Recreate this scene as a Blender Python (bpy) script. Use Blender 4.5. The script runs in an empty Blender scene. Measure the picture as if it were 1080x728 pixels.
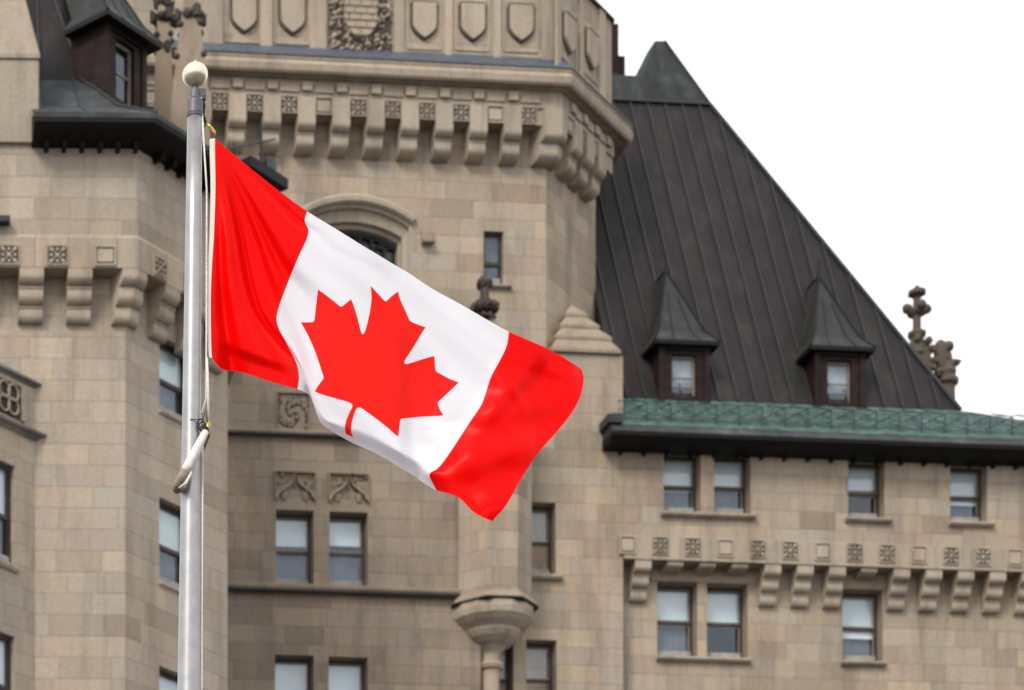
import bpy, bmesh, math, random
import numpy as np
from mathutils import Vector, Matrix
from mathutils.geometry import delaunay_2d_cdt
random.seed(7)
R = math.radians
sc = bpy.context.scene
COL = sc.collection

# ------------------------------------------------------------------ camera, sky, sun, exposure
CX, FY, HY, CZ = -200.0, 3000.0, 1714.0, 1.6      # rising/cross-front lens: horizon and axis lie outside the crop
cam_d = bpy.data.cameras.new('camera'); cam = bpy.data.objects.new('camera', cam_d); COL.objects.link(cam)
cam.location = (0, 0, CZ); cam.rotation_euler = (R(90), 0, 0)
cam_d.sensor_width = 36; cam_d.lens = 100
cam_d.shift_x = (540 - CX) / 1080; cam_d.shift_y = (HY - 364) / 1080
cam_d.clip_start = 0.5; cam_d.clip_end = 3000
cam_d.dof.use_dof = True; cam_d.dof.focus_distance = 25.2; cam_d.dof.aperture_fstop = 2.5
sc.camera = cam

SUN_EL, SUN_AZ = 42, 215
w = bpy.data.worlds.new('World'); sc.world = w; w.use_nodes = True
nt = w.node_tree; nt.nodes.clear()
out = nt.nodes.new('ShaderNodeOutputWorld'); bg = nt.nodes.new('ShaderNodeBackground')
sky = nt.nodes.new('ShaderNodeTexSky'); sky.sky_type = 'NISHITA'; sky.sun_disc = False
sky.sun_elevation = R(SUN_EL); sky.sun_rotation = R(SUN_AZ)
hs = nt.nodes.new('ShaderNodeHueSaturation'); hs.inputs['Saturation'].default_value = 0.3
mx = nt.nodes.new('ShaderNodeMixRGB'); mx.inputs[0].default_value = 0.75
cl = nt.nodes.new('ShaderNodeTexNoise'); cl.inputs['Scale'].default_value = 1.3; cl.inputs['Detail'].default_value = 4
cr = nt.nodes.new('ShaderNodeValToRGB'); cr.color_ramp.elements[0].color = (9.6, 9.9, 10.6, 1); cr.color_ramp.elements[1].color = (11.6, 11.7, 12.0, 1)
tc = nt.nodes.new('ShaderNodeTexCoord')
nt.links.new(tc.outputs['Generated'], cl.inputs['Vector']); nt.links.new(cl.outputs['Fac'], cr.inputs[0])
nt.links.new(sky.outputs[0], hs.inputs['Color']); nt.links.new(hs.outputs[0], mx.inputs[1]); nt.links.new(cr.outputs[0], mx.inputs[2])
nt.links.new(mx.outputs[0], bg.inputs[0]); bg.inputs[1].default_value = 0.10; nt.links.new(bg.outputs[0], out.inputs[0])
sd = bpy.data.lights.new('sun', 'SUN'); sd.energy = 1.9; sd.angle = R(18); sd.color = (1, 0.95, 0.88)
sun = bpy.data.objects.new('sun', sd); COL.objects.link(sun)
az = R(SUN_AZ); el = R(SUN_EL)
sv = Vector((math.sin(az) * math.cos(el), math.cos(az) * math.cos(el), math.sin(el)))
sun.rotation_euler = sv.to_track_quat('Z', 'Y').to_euler(); sun.location = (-30, -30, 60)
sc.view_settings.view_transform = 'Standard'; sc.view_settings.look = 'None'
sc.view_settings.exposure = 0.64; sc.view_settings.gamma = 1.0
sc.render.engine = 'CYCLES'; sc.cycles.max_bounces = 6

# ------------------------------------------------------------------ materials
def newmat(name):
    m = bpy.data.materials.new(name); m.use_nodes = True
    t = m.node_tree; b = t.nodes['Principled BSDF']
    return m, t, b
def N(t, typ, **kw):
    n = t.nodes.new(typ)
    for k, v in kw.items(): setattr(n, k, v)
    return n
def mth(t, op, a, b=None, c=None):
    n = t.nodes.new('ShaderNodeMath'); n.operation = op
    for i, v in enumerate((a, b, c)):
        if v is None: continue
        if isinstance(v, (int, float)): n.inputs[i].default_value = v
        else: t.links.new(v, n.inputs[i])
    return n.outputs[0]
def ramp(t, fac, stops):
    n = t.nodes.new('ShaderNodeValToRGB'); e = n.color_ramp.elements
    while len(e) < len(stops): e.new(0.5)
    for x, (p, c) in zip(e, stops): x.position = p; x.color = (*c, 1)
    t.links.new(fac, n.inputs[0]); return n.outputs[0]
def noise(t, vec, scale, detail=4, rough=0.55):
    n = N(t, 'ShaderNodeTexNoise'); n.inputs['Scale'].default_value = scale
    n.inputs['Detail'].default_value = detail; n.inputs['Roughness'].default_value = rough
    t.links.new(vec, n.inputs['Vector']); return n.outputs['Fac']
def mixc(t, fac, a, b, mode='MIX'):
    n = t.nodes.new('ShaderNodeMixRGB'); n.blend_type = mode
    for i, v in enumerate((fac, a, b)):
        if isinstance(v, (int, float)): n.inputs[i].default_value = v
        elif isinstance(v, tuple): n.inputs[i].default_value = (*v, 1)
        else: t.links.new(v, n.inputs[i])
    return n.outputs[0]

def stone(name, cols, blocks=True, rowh=0.6, roww=2.6, stain=0.5, mortar=0.55, warm=0.45):
    m, t, b = newmat(name)
    uv = N(t, 'ShaderNodeUVMap'); uv.uv_map = 'UVMap'
    geo = N(t, 'ShaderNodeNewGeometry')
    sep = N(t, 'ShaderNodeSeparateXYZ'); t.links.new(uv.outputs[0], sep.inputs[0])
    u, v = sep.outputs[0], sep.outputs[1]
    if blocks:
        r = mth(t, 'DIVIDE', v, rowh); row = mth(t, 'FLOOR', r); fr = mth(t, 'FRACT', r)
        wn = N(t, 'ShaderNodeTexWhiteNoise', noise_dimensions='1D'); t.links.new(row, wn.inputs['W'])
        W = mth(t, 'MULTIPLY_ADD', wn.outputs['Value'], 0.9, roww - 0.4)
        q = mth(t, 'ADD', mth(t, 'DIVIDE', u, W), mth(t, 'MULTIPLY', wn.outputs['Value'], 37.7))
        cell = mth(t, 'FLOOR', q); fq = mth(t, 'FRACT', q)
        cv = N(t, 'ShaderNodeCombineXYZ'); t.links.new(cell, cv.inputs[0]); t.links.new(row, cv.inputs[1])
        w2 = N(t, 'ShaderNodeTexWhiteNoise', noise_dimensions='3D'); t.links.new(cv.outputs[0], w2.inputs['Vector'])
        s = mth(t, 'MULTIPLY_ADD', w2.outputs['Value'], 0.36, 0.32)
        side = mth(t, 'GREATER_THAN', fq, s)
        cv2 = N(t, 'ShaderNodeCombineXYZ'); t.links.new(cell, cv2.inputs[0]); t.links.new(row, cv2.inputs[1]); t.links.new(mth(t, 'ADD', side, 3.3), cv2.inputs[2])
        w3 = N(t, 'ShaderNodeTexWhiteNoise', noise_dimensions='3D'); t.links.new(cv2.outputs[0], w3.inputs['Vector'])
        rnd = w3.outputs['Value']
        dx = mth(t, 'MULTIPLY', mth(t, 'MINIMUM', mth(t, 'MINIMUM', fq, mth(t, 'SUBTRACT', 1.0, fq)), mth(t, 'ABSOLUTE', mth(t, 'SUBTRACT', fq, s))), W)
        dz = mth(t, 'MULTIPLY', mth(t, 'MINIMUM', fr, mth(t, 'SUBTRACT', 1.0, fr)), rowh)
        d = mth(t, 'MINIMUM', dx, dz)
        mor = mth(t, 'SUBTRACT', 1.0, mth(t, 'DIVIDE', mth(t, 'SUBTRACT', d, 0.010), 0.014)); mor = mth(t, 'MINIMUM', mth(t, 'MAXIMUM', mor, 0.0), 1.0)
    else:
        oi = N(t, 'ShaderNodeObjectInfo'); rnd = oi.outputs['Random']; mor = None
    k = len(cols)
    c = ramp(t, rnd, [(i / (k - 1), x) for i, x in enumerate(cols)])
    n1 = noise(t, geo.outputs['Position'], 0.55, 5)
    mp = N(t, 'ShaderNodeMapping'); mp.inputs['Scale'].default_value = (1.6, 1.6, 0.22); t.links.new(geo.outputs['Position'], mp.inputs[0])
    n2 = noise(t, mp.outputs[0], 1.0, 6, 0.65)
    n3 = noise(t, geo.outputs['Position'], 9, 5, 0.7)
    c = mixc(t, mth(t, 'MULTIPLY', ramp(t, n1, [(0.42, (0, 0, 0)), (0.7, (1, 1, 1))]), warm), c, (0.35, 0.265, 0.19))
    c = mixc(t, mth(t, 'MULTIPLY', ramp(t, n2, [(0.47, (0, 0, 0)), (0.70, (1, 1, 1))]), stain), c, (0.12, 0.095, 0.075))
    c = mixc(t, 1.0, c, ramp(t, n3, [(0.3, (0.86, 0.86, 0.86)), (0.7, (1.08, 1.08, 1.08))]), 'MULTIPLY')
    if mor is not None:
        c = mixc(t, mth(t, 'MULTIPLY', mor, mortar), c, (0.10, 0.085, 0.07))
    t.links.new(c, b.inputs['Base Color']); b.inputs['Roughness'].default_value = 0.9; b.inputs['Specular IOR Level'].default_value = 0.2
    bp = N(t, 'ShaderNodeBump'); bp.inputs['Strength'].default_value = 0.35; bp.inputs['Distance'].default_value = 0.03
    h = n3 if mor is None else mth(t, 'SUBTRACT', n3, mor)
    t.links.new(h, bp.inputs['Height']); t.links.new(bp.outputs[0], b.inputs['Normal'])
    return m
def pal(base, k=1.0):
    v = [(1, 1, 1), (.93, .93, .94), (1.07, 1.07, 1.05), (.88, .875, .87), (1.0, .985, .95), (.97, 1.0, 1.03), (1.10, 1.08, 1.02), (.80, .79, .78)]
    return [tuple(b_ * (1 + (m_ - 1) * k) for b_, m_ in zip(base, m)) for m in v]
LIGHT = pal((0.366, 0.307, 0.244), 1.5)
MID = pal((0.342, 0.280, 0.214), 1.8)
BROWN_SHADED = pal((0.248, 0.201, 0.156), 1.9)  # brown stone, its colour also darkened for the weaker light on the recessed front
S_LEFT = stone('pale_sandstone_blocks', LIGHT, rowh=0.6, roww=2.9, stain=0.34, mortar=0.25)
S_MAIN = stone('buff_sandstone_blocks', MID, rowh=0.6, roww=2.6, stain=0.46, mortar=0.27)
S_BRN = stone('shaded_brown_sandstone_blocks', BROWN_SHADED, rowh=0.6, roww=2.6, stain=0.5, mortar=0.36)
S_TRIM = stone('carved_sandstone', [(0.34, 0.287, 0.22), (0.39, 0.328, 0.25), (0.30, 0.255, 0.197), (0.36, 0.30, 0.228)], blocks=False, stain=0.5)
S_JOINT = stone('jointed_moulded_sandstone', pal((0.35, 0.292, 0.222), .8), rowh=7.3, roww=2.6, stain=0.5, mortar=0.4)
S_TRIMB = stone('brown_carved_sandstone', [(0.27, 0.215, 0.155), (0.235, 0.188, 0.138)], blocks=False, stain=0.5)
S_DARK = stone('dark_carved_stone', [(0.045, 0.038, 0.032), (0.075, 0.06, 0.05)], blocks=False, stain=0.8, warm=0.0)  # near-black stone for finial and crockets, also on sunken faces of carved panels
S_LEDGE = stone('weathered_ledge_stone', [(0.12, 0.115, 0.11), (0.15, 0.14, 0.13)], blocks=False, stain=0.6)

S_OLD = stone('old_dark_carved_stone', [(0.095, 0.075, 0.055), (0.075, 0.06, 0.047)], blocks=False, stain=0.5, warm=0.08)
def simple(name, col, rough=0.6, metal=0.0, var=0.25, scale=4.0, bump=0.1, spec=0.4):
    m, t, b = newmat(name)
    geo = N(t, 'ShaderNodeNewGeometry')
    n = noise(t, geo.outputs['Position'], scale, 6, 0.65)
    c = mixc(t, 1.0, col, ramp(t, n, [(0.3, (1 - var,) * 3), (0.7, (1 + var,) * 3)]), 'MULTIPLY')
    t.links.new(c, b.inputs['Base Color']); b.inputs['Roughness'].default_value = rough; b.inputs['Metallic'].default_value = metal
    b.inputs['Specular IOR Level'].default_value = spec
    if bump:
        bp = N(t, 'ShaderNodeBump'); bp.inputs['Strength'].default_value = bump; bp.inputs['Distance'].default_value = 0.02
        t.links.new(n, bp.inputs['Height']); t.links.new(bp.outputs[0], b.inputs['Normal'])
    return m
def roofmat(name, base, alt, pitch=0.64, green=0.0):
    m, t, b = newmat(name)
    uv = N(t, 'ShaderNodeUVMap'); uv.uv_map = 'UVMap'; geo = N(t, 'ShaderNodeNewGeometry')
    sep = N(t, 'ShaderNodeSeparateXYZ'); t.links.new(uv.outputs[0], sep.inputs[0])
    f = mth(t, 'FLOOR', mth(t, 'DIVIDE', sep.outputs[0], pitch))
    wn = N(t, 'ShaderNodeTexWhiteNoise', noise_dimensions='1D'); t.links.new(f, wn.inputs['W'])
    c = mixc(t, wn.outputs['Value'], base, alt)
    mp = N(t, 'ShaderNodeMapping'); mp.inputs['Scale'].default_value = (1.5, 1.5, 0.25); t.links.new(geo.outputs['Position'], mp.inputs[0])
    n1 = noise(t, mp.outputs[0], 1.1, 7, 0.7); n2 = noise(t, geo.outputs['Position'], 6, 6, 0.7)
    c = mixc(t, 1.0, c, ramp(t, n1, [(0.3, (0.62, 0.60, 0.60)), (0.55, (1, 1, 1)), (0.75, (2.0, 2.03, 2.03))]), 'MULTIPLY')
    c = mixc(t, 1.0, c, ramp(t, n2, [(0.3, (0.85, 0.85, 0.85)), (0.7, (1.15, 1.15, 1.15))]), 'MULTIPLY')
    if green: c = mixc(t, mth(t, 'MULTIPLY', ramp(t, n1, [(0.45, (0, 0, 0)), (0.7, (1, 1, 1))]), green), c, (0.09, 0.15, 0.13))
    xs = mth(t, 'FRACT', mth(t, 'ADD', mth(t, 'DIVIDE', sep.outputs[1], 2.9), mth(t, 'MULTIPLY', wn.outputs['Value'], 5.0)))
    jl = mth(t, 'LESS_THAN', xs, 0.012); c = mixc(t, mth(t, 'MULTIPLY', jl, 0.55), c, (0.008, 0.007, 0.007))
    t.links.new(c, b.inputs['Base Color']); b.inputs['Roughness'].default_value = 0.66; b.inputs['Specular IOR Level'].default_value = 0.20
    bp = N(t, 'ShaderNodeBump'); bp.inputs['Strength'].default_value = 0.25; bp.inputs['Distance'].default_value = 0.03
    t.links.new(n1, bp.inputs['Height']); t.links.new(bp.outputs[0], b.inputs['Normal'])
    return m
ROOF = roofmat('dark_standing_seam_metal', (0.0130, 0.0112, 0.0110), (0.0195, 0.0168, 0.0166))
ROOFG = roofmat('weathered_roof_cap_metal', (0.017, 0.0165, 0.0165), (0.024, 0.024, 0.024), 0.9, 0.14)
ROOFL = roofmat('grey_skirt_metal', (0.036, 0.037, 0.038), (0.054, 0.056, 0.056), 1.1, 0.12)
SEAM = simple('dark_roof_seam', (0.016, 0.015, 0.016), 0.6)
DORM = simple('dark_brown_dormer_cladding', (0.018, 0.010, 0.009), 0.6, var=0.5, scale=2.5, spec=.12)
DORMR = roofmat('grey_dormer_roof_metal', (0.022, 0.0225, 0.022), (0.032, 0.033, 0.032), 0.45)
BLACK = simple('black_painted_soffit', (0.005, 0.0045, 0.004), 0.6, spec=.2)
FRAME = simple('dark_brown_window_frame', (0.035, 0.026, 0.02), 0.5)
FRAMEL = simple('tan_window_sash', (0.19, 0.155, 0.12), 0.6)
SILLM = simple('pale_painted_sill', (0.27, 0.255, 0.235), 0.6)
BLIND = simple('pale_window_blind', (0.60, 0.665, 0.66), 0.8, var=0.05, scale=1.5)
CURT = simple('grey_blue_net_curtain', (0.085, 0.10, 0.115), 0.9, var=0.5, scale=1.2)
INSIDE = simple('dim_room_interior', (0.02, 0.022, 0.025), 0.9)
LEAD = simple('blue_grey_lead_flashing', (0.06, 0.07, 0.088), 0.5, var=0.3)
IRON = simple('black_wrought_iron', (0.012, 0.016, 0.015), 0.5)
def copper():
    m, t, b = newmat('green_copper_patina')
    geo = N(t, 'ShaderNodeNewGeometry')
    mp = N(t, 'ShaderNodeMapping'); mp.inputs['Scale'].default_value = (1, 1, 2.5); t.links.new(geo.outputs['Position'], mp.inputs[0])
    n1 = noise(t, mp.outputs[0], 2.4, 8, 0.8); n2 = noise(t, geo.outputs['Position'], 7, 5, 0.7)
    c = ramp(t, n1, [(0.36, (0.028, 0.032, 0.032)), (0.45, (0.035, 0.058, 0.05)), (0.53, (0.045, 0.10, 0.08)), (0.61, (0.08, 0.16, 0.13)), (0.72, (0.22, 0.32, 0.28))])
    c = mixc(t, 1.0, c, ramp(t, n2, [(0.3, (0.75, 0.75, 0.75)), (0.7, (1.2, 1.2, 1.2))]), 'MULTIPLY')
    t.links.new(c, b.inputs['Base Color']); b.inputs['Roughness'].default_value = 0.75
    return m
COPPER = copper()
def glass():
    m = bpy.data.materials.new('window_glass'); m.use_nodes = True; t = m.node_tree; t.nodes.clear()
    o = N(t, 'ShaderNodeOutputMaterial'); tr = N(t, 'ShaderNodeBsdfTransparent'); tr.inputs[0].default_value = (0.93, 0.96, 0.97, 1)
    gl = N(t, 'ShaderNodeBsdfGlossy'); gl.inputs['Roughness'].default_value = 0.03; gl.inputs['Color'].default_value = (0.85, 0.92, 1.0, 1)
    geo = N(t, 'ShaderNodeNewGeometry'); dt = N(t, 'ShaderNodeVectorMath', operation='DOT_PRODUCT')
    t.links.new(geo.outputs['Incoming'], dt.inputs[0]); t.links.new(geo.outputs['True Normal'], dt.inputs[1])
    sch = mth(t, 'MULTIPLY_ADD', mth(t, 'POWER', mth(t, 'SUBTRACT', 1.0, mth(t, 'ABSOLUTE', dt.outputs['Value'])), 5.0), 0.92, 0.085); n = noise(t, geo.outputs['Position'], 0.8, 2)
    bp = N(t, 'ShaderNodeBump'); bp.inputs['Strength'].default_value = 0.15; bp.inputs['Distance'].default_value = 0.05
    t.links.new(n, bp.inputs['Height']); t.links.new(bp.outputs[0], gl.inputs['Normal'])
    mxs = N(t, 'ShaderNodeMixShader'); t.links.new(sch, mxs.inputs[0]); t.links.new(tr.outputs[0], mxs.inputs[1]); t.links.new(gl.outputs[0], mxs.inputs[2])
    t.links.new(mxs.outputs[0], o.inputs[0]); return m
GLASS = glass()
def cloth(name, col, trans, tcol=None, spec=.14):
    m = bpy.data.materials.new(name); m.use_nodes = True; t = m.node_tree; t.nodes.clear()
    o = N(t, 'ShaderNodeOutputMaterial'); d = N(t, 'ShaderNodeBsdfPrincipled'); tr = N(t, 'ShaderNodeBsdfTranslucent')
    d.inputs['Base Color'].default_value = (*col, 1); d.inputs['Roughness'].default_value = 0.36; d.inputs['Specular IOR Level'].default_value = spec
    d.inputs['Sheen Weight'].default_value = 0.0
    tr.inputs[0].default_value = (*(tcol or col), 1)
    uv = N(t, 'ShaderNodeUVMap'); uv.uv_map = 'UVMap'
    n = noise(t, uv.outputs[0], 6.0, 3, 0.5); wv = noise(t, uv.outputs[0], 130, 2)
    bp = N(t, 'ShaderNodeBump'); bp.inputs['Strength'].default_value = 0.2; bp.inputs['Distance'].default_value = 0.02
    t.links.new(mth(t, 'ADD', n, mth(t, 'MULTIPLY', wv, 0.04)), bp.inputs['Height'])
    t.links.new(bp.outputs[0], d.inputs['Normal'])
    mxs = N(t, 'ShaderNodeMixShader'); mxs.inputs[0].default_value = trans
    t.links.new(d.outputs[0], mxs.inputs[1]); t.links.new(tr.outputs[0], mxs.inputs[2]); t.links.new(mxs.outputs[0], o.inputs[0])
    return m
RED = cloth('red_flag_nylon', (0.84, 0.0015, 0.001), 0.34, (0.95, 0.003, 0.002), .10)
RED_LIT = cloth('lit_red_leaf_nylon', (0.84, 0.012, 0.007), 0.34, (0.97, 0.02, 0.014), .10)  # same red cloth, colour made paler to carry light on and through the leaf
WHITE = cloth('white_flag_nylon', (0.69, 0.68, 0.705), 0.30, (0.90, 0.85, 0.87))
HEAD = cloth('cream_canvas_heading', (0.72, 0.66, 0.56), 0.12)
ALU = simple('brushed_aluminium', (0.33, 0.325, 0.315), 0.36, 0.7, var=0.13, scale=7, bump=0.0, spec=0.5)
STEEL = simple('grey_cast_truck_metal', (0.12, 0.115, 0.125), 0.5, 0.5)
GOLDB = simple('worn_pale_gold_finial', (0.74, 0.66, 0.48), 0.34, 0.8, var=0.08, scale=18, spec=0.6)
BRASS = simple('brass_snap_hook', (0.42, 0.30, 0.09), 0.35, 0.8)
ROPE = simple('white_braided_rope', (0.60, 0.57, 0.50), 0.9, var=0.3, scale=60)
ROPEK = simple('dark_cord', (0.03, 0.03, 0.03), 0.9)
ROPER = simple('red_fleck_rope', (0.50, 0.33, 0.30), 0.9, var=0.3, scale=60)
SLEEVE = simple('worn_white_rubber_sleeve', (0.62, 0.60, 0.56), 0.6, var=0.25, scale=9)
SLEEVEB = simple('soiled_tan_rubber', (0.25, 0.20, 0.14), 0.8, var=0.4, scale=9)
PAVE = simple('dark_asphalt', (0.075, 0.072, 0.07), 0.9, var=0.2, scale=0.8)

# ------------------------------------------------------------------ mesh builder
OFF = {}
class MB:
    def __init__(s, M=None): s.v = []; s.f = []; s.m = []; s.M = M or Matrix.Identity(4); s.uvs = {}
    def add(s, pts, faces, mat=0):
        b = len(s.v); s.v += [s.M @ Vector(p) for p in pts]
        s.f += [tuple(b + i for i in f) for f in faces]; s.m += [mat] * len(faces)
    def box(s, x0, x1, y0, y1, z0, z1, mat=0):
        s.add([(x, y, z) for z in (z0, z1) for y in (y0, y1) for x in (x0, x1)],
              [(0, 2, 3, 1), (4, 5, 7, 6), (0, 1, 5, 4), (2, 6, 7, 3), (0, 4, 6, 2), (1, 3, 7, 5)], mat)
    def quad(s, a, b, c, d, mat=0): s.add([a, b, c, d], [(0, 1, 2, 3)], mat)
    def poly(s, pts, mat=0): s.add(pts, [tuple(range(len(pts)))], mat)
    def xprism(s, prof, x0, x1, mat=0):          # profile in (y,z) extruded along x
        n = len(prof); p = [(x0, y, z) for y, z in prof] + [(x1, y, z) for y, z in prof]
        s.add(p, [(i, (i + 1) % n, n + (i + 1) % n, n + i) for i in range(n)] + [tuple(range(n))[::-1], tuple(range(n, 2 * n))], mat)
    def yprism(s, prof, y0, y1, mat=0):          # outline in (x,z) extruded along y
        n = len(prof); p = [(x, y0, z) for x, z in prof] + [(x, y1, z) for x, z in prof]
        s.add(p, [(i, (i + 1) % n, n + (i + 1) % n, n + i) for i in range(n)] + [tuple(range(n))[::-1], tuple(range(n, 2 * n))], mat)
    def zprism(s, prof, z0, z1, mat=0):
        n = len(prof); p = [(x, y, z0) for x, y in prof] + [(x, y, z1) for x, y in prof]
        s.add(p, [(i, (i + 1) % n, n + (i + 1) % n, n + i) for i in range(n)] + [tuple(range(n))[::-1], tuple(range(n, 2 * n))], mat)
    def sweep(s, path, prof, mat=0, close=False):
        """path(d)-> list of (x,y) for an outward offset d ; prof list of (d,z)"""
        rows = [[(x, y, z) for x, y in path(d)] for d, z in prof]
        n = len(rows[0]); pts = [p for r in rows for p in r]; fs = []
        m = len(rows)
        for i in range(m if close else m - 1):
            for j in range(n - 1):
                a = i * n + j; b = ((i + 1) % m) * n + j
                fs.append((a, a + 1, b + 1, b))
        s.add(pts, fs, mat)
    def tube(s, pts, rad, seg=10, mat=0, cap=True):
        pts = [Vector(p) for p in pts]; n = len(pts)
        if not isinstance(rad, (list, tuple)): rad = [rad] * n
        V = []; up = Vector((0.13, 0.21, 1))
        for i, p in enumerate(pts):
            t = (pts[min(i + 1, n - 1)] - pts[max(i - 1, 0)]).normalized()
            a = t.cross(up)
            if a.length < 1e-3 or i == 0 and abs(t.dot(up.normalized())) > .95: a = t.cross(Vector((1, 0, 0)))
            if i > 0: a = pa - t * pa.dot(t)
            a.normalize(); pa = a; b = t.cross(a)
            for k in range(seg):
                q = 2 * math.pi * k / seg; V.append(p + (a * math.cos(q) + b * math.sin(q)) * rad[i])
        F = [(i * seg + k, i * seg + (k + 1) % seg, (i + 1) * seg + (k + 1) % seg, (i + 1) * seg + k) for i in range(n - 1) for k in range(seg)]
        if cap: F += [tuple(range(seg))[::-1], tuple(range((n - 1) * seg, n * seg))]
        s.add(V, F, mat)
    def lathe(s, c, prof, seg=16, mat=0, ang=0.0):
        V = [(c[0] + r * math.cos(ang + 2 * math.pi * k / seg), c[1] + r * math.sin(ang + 2 * math.pi * k / seg), c[2] + z) for r, z in prof for k in range(seg)]
        n = len(prof)
        F = [(i * seg + k, i * seg + (k + 1) % seg, (i + 1) * seg + (k + 1) % seg, (i + 1) * seg + k) for i in range(n - 1) for k in range(seg)]
        F += [tuple(range(seg))[::-1], tuple(range((n - 1) * seg, n * seg))]
        s.add(V, F, mat)
    def blob(s, c, r, mat=0, seg=10, rings=6, sx=1, sy=1, sz=1, jit=0.0):
        prof = []
        V = []
        for i in range(rings + 1):
            th = math.pi * i / rings; rr = max(math.sin(th), 0.02)
            for k in range(seg):
                q = 2 * math.pi * k / seg; j = 1 + random.uniform(-jit, jit)
                V.append((c[0] + sx * r * rr * math.cos(q) * j, c[1] + sy * r * rr * math.sin(q) * j, c[2] - sz * r * math.cos(th) * j))
        F = [(i * seg + k, i * seg + (k + 1) % seg, (i + 1) * seg + (k + 1) % seg, (i + 1) * seg + k) for i in range(rings) for k in range(seg)]
        F += [tuple(range(seg))[::-1], tuple(range(rings * seg, (rings + 1) * seg))]
        s.add(V, F, mat)
    def build(s, name, mats, parent=None, smooth=False, bevel=0.0, label=None, autos=False):
        if not isinstance(mats, (list, tuple)): mats = [mats]
        me = bpy.data.meshes.new(name)
        bm = bmesh.new(); uvl = bm.loops.layers.uv.new('UVMap')
        vs = [bm.verts.new(p) for p in s.v]
        for f, mi in zip(s.f, s.m):
            try: face = bm.faces.new([vs[i] for i in f])
            except ValueError: continue
            face.material_index = mi; face.smooth = smooth
        bm.normal_update(); bmesh.ops.recalc_face_normals(bm, faces=bm.faces)
        for face in bm.faces:
            n = face.normal
            if abs(n.z) > 0.93:
                for l in face.loops: l[uvl].uv = (l.vert.co.x, l.vert.co.y)
            else:
                t = Vector((n.y, -n.x, 0)).normalized()
                if t.x < 0: t = -t
                b = n.cross(t)
                if b.z < 0: b = -b
                for l in face.loops:
                    co = l.vert.co
                    l[uvl].uv = (co.dot(t), co.z if abs(n.z) < 0.3 else co.dot(b))
        off = OFF.get(parent.name if parent else None)
        p = parent
        while off is None and p is not None: p = p.parent; off = OFF.get(p.name if p else None)
        own = Vector((0, 0, 0))
        if parent is not None and parent.name not in OFF: own = OWN.get(parent.name, Vector())
        off = off or Vector((0, 0, 0))
        # put the object's origin at its own centre of base
        co = [v.co for v in bm.verts]
        c = Vector(((min(v.x for v in co) + max(v.x for v in co)) / 2, (min(v.y for v in co) + max(v.y for v in co)) / 2, min(v.z for v in co)))
        for v in bm.verts: v.co -= c
        if s.uvs: pass
        bm.to_mesh(me); bm.free()
        for m in mats: me.materials.append(m)
        o = bpy.data.objects.new(name, me); COL.objects.link(o)
        if parent is not None:
            o.parent = parent
            o.location = c - (OWN[parent.name] if parent.name in OWN else off)
        else: o.location = c
        OWN[o.name] = c
        if bevel:
            md = o.modifiers.new('bevel', 'BEVEL'); md.width = bevel; md.segments = 2; md.limit_method = 'ANGLE'; md.angle_limit = R(40)
        if label: o['label'] = label
        return o
OWN = {}
def tag(o, label, cat, group=None):
    o['label'] = label; o['category'] = cat
    if group: o['group'] = group
def thing(name, label, cat, M, base):
    """Empty at local point `base` of frame M; children keep coordinates of frame M"""
    o = bpy.data.objects.new(name, None); COL.objects.link(o); o.empty_display_size = 0.5
    o.matrix_world = M @ Matrix.Translation(Vector(base)); OFF[o.name] = Vector(base)
    tag(o, label, cat); return o
def place(src, name, parent, M):
    """copy of mesh object src at matrix M (frame coords of parent)"""
    c = src.copy(); COL.objects.link(c); c.name = name; c.parent = parent
    c.matrix_local = Matrix.Translation(-OFF[parent.name]) @ M
    return c

# pixel of the 1080x728 photograph -> point on the vertical plane (local y = wy) of frame M
CAMO = Vector((0, 0, CZ))
def sol(px, py, wy=0.0, M=None):
    d = Vector(((px - CX) / FY, 1.0, (HY - py) / FY)); Mi = (M or M0).inverted()
    o = Mi @ CAMO; dd = Mi.to_3x3() @ d; t = (wy - o.y) / dd.y; p = o + dd * t
    return p
def U(px, wy=0.0, M=None): return sol(px, 400, wy, M).x
def Z(px, py, wy=0.0, M=None): return sol(px, py, wy, M).z
def at(px, py, Y): return Vector(((px - CX) / FY * Y, Y, CZ + (HY - py) / FY * Y))
M0 = Matrix.Translation((857 / 3000 * 95, 95, 0)) @ Matrix.Rotation(R(5), 4, 'Z')
ML = Matrix.Translation((332 / 3000 * 80, 80, 0)) @ Matrix.Rotation(R(1), 4, 'Z')

def wall(mb, x0, x1, z0, z1, y, holes=(), depth=0.4, mat=0, rmat=None):
    xs = sorted({x0, x1, *[h[0] for h in holes], *[h[1] for h in holes]}); zs = sorted({z0, z1, *[h[2] for h in holes], *[h[3] for h in holes]})
    xs = [x for x in xs if x0 <= x <= x1]; zs = [z for z in zs if z0 <= z <= z1]
    for a, b in zip(xs, xs[1:]):
        for c, d in zip(zs, zs[1:]):
            mx_, mz = (a + b) / 2, (c + d) / 2
            if any(h[0] < mx_ < h[1] and h[2] < mz < h[3] for h in holes): continue
            mb.quad((a, y, c), (b, y, c), (b, y, d), (a, y, d), mat)
    rm = mat if rmat is None else rmat
    for a, b, c, d in holes:
        mb.quad((a, y, c), (a, y + depth, c), (a, y + depth, d), (a, y, d), rm); mb.quad((b, y, c), (b, y + depth, c), (b, y + depth, d), (b, y, d), rm)
        mb.quad((a, y, c), (b, y, c), (b, y + depth, c), (a, y + depth, c), rm); mb.quad((a, y, d), (b, y, d), (b, y + depth, d), (a, y + depth, d), rm)

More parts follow.
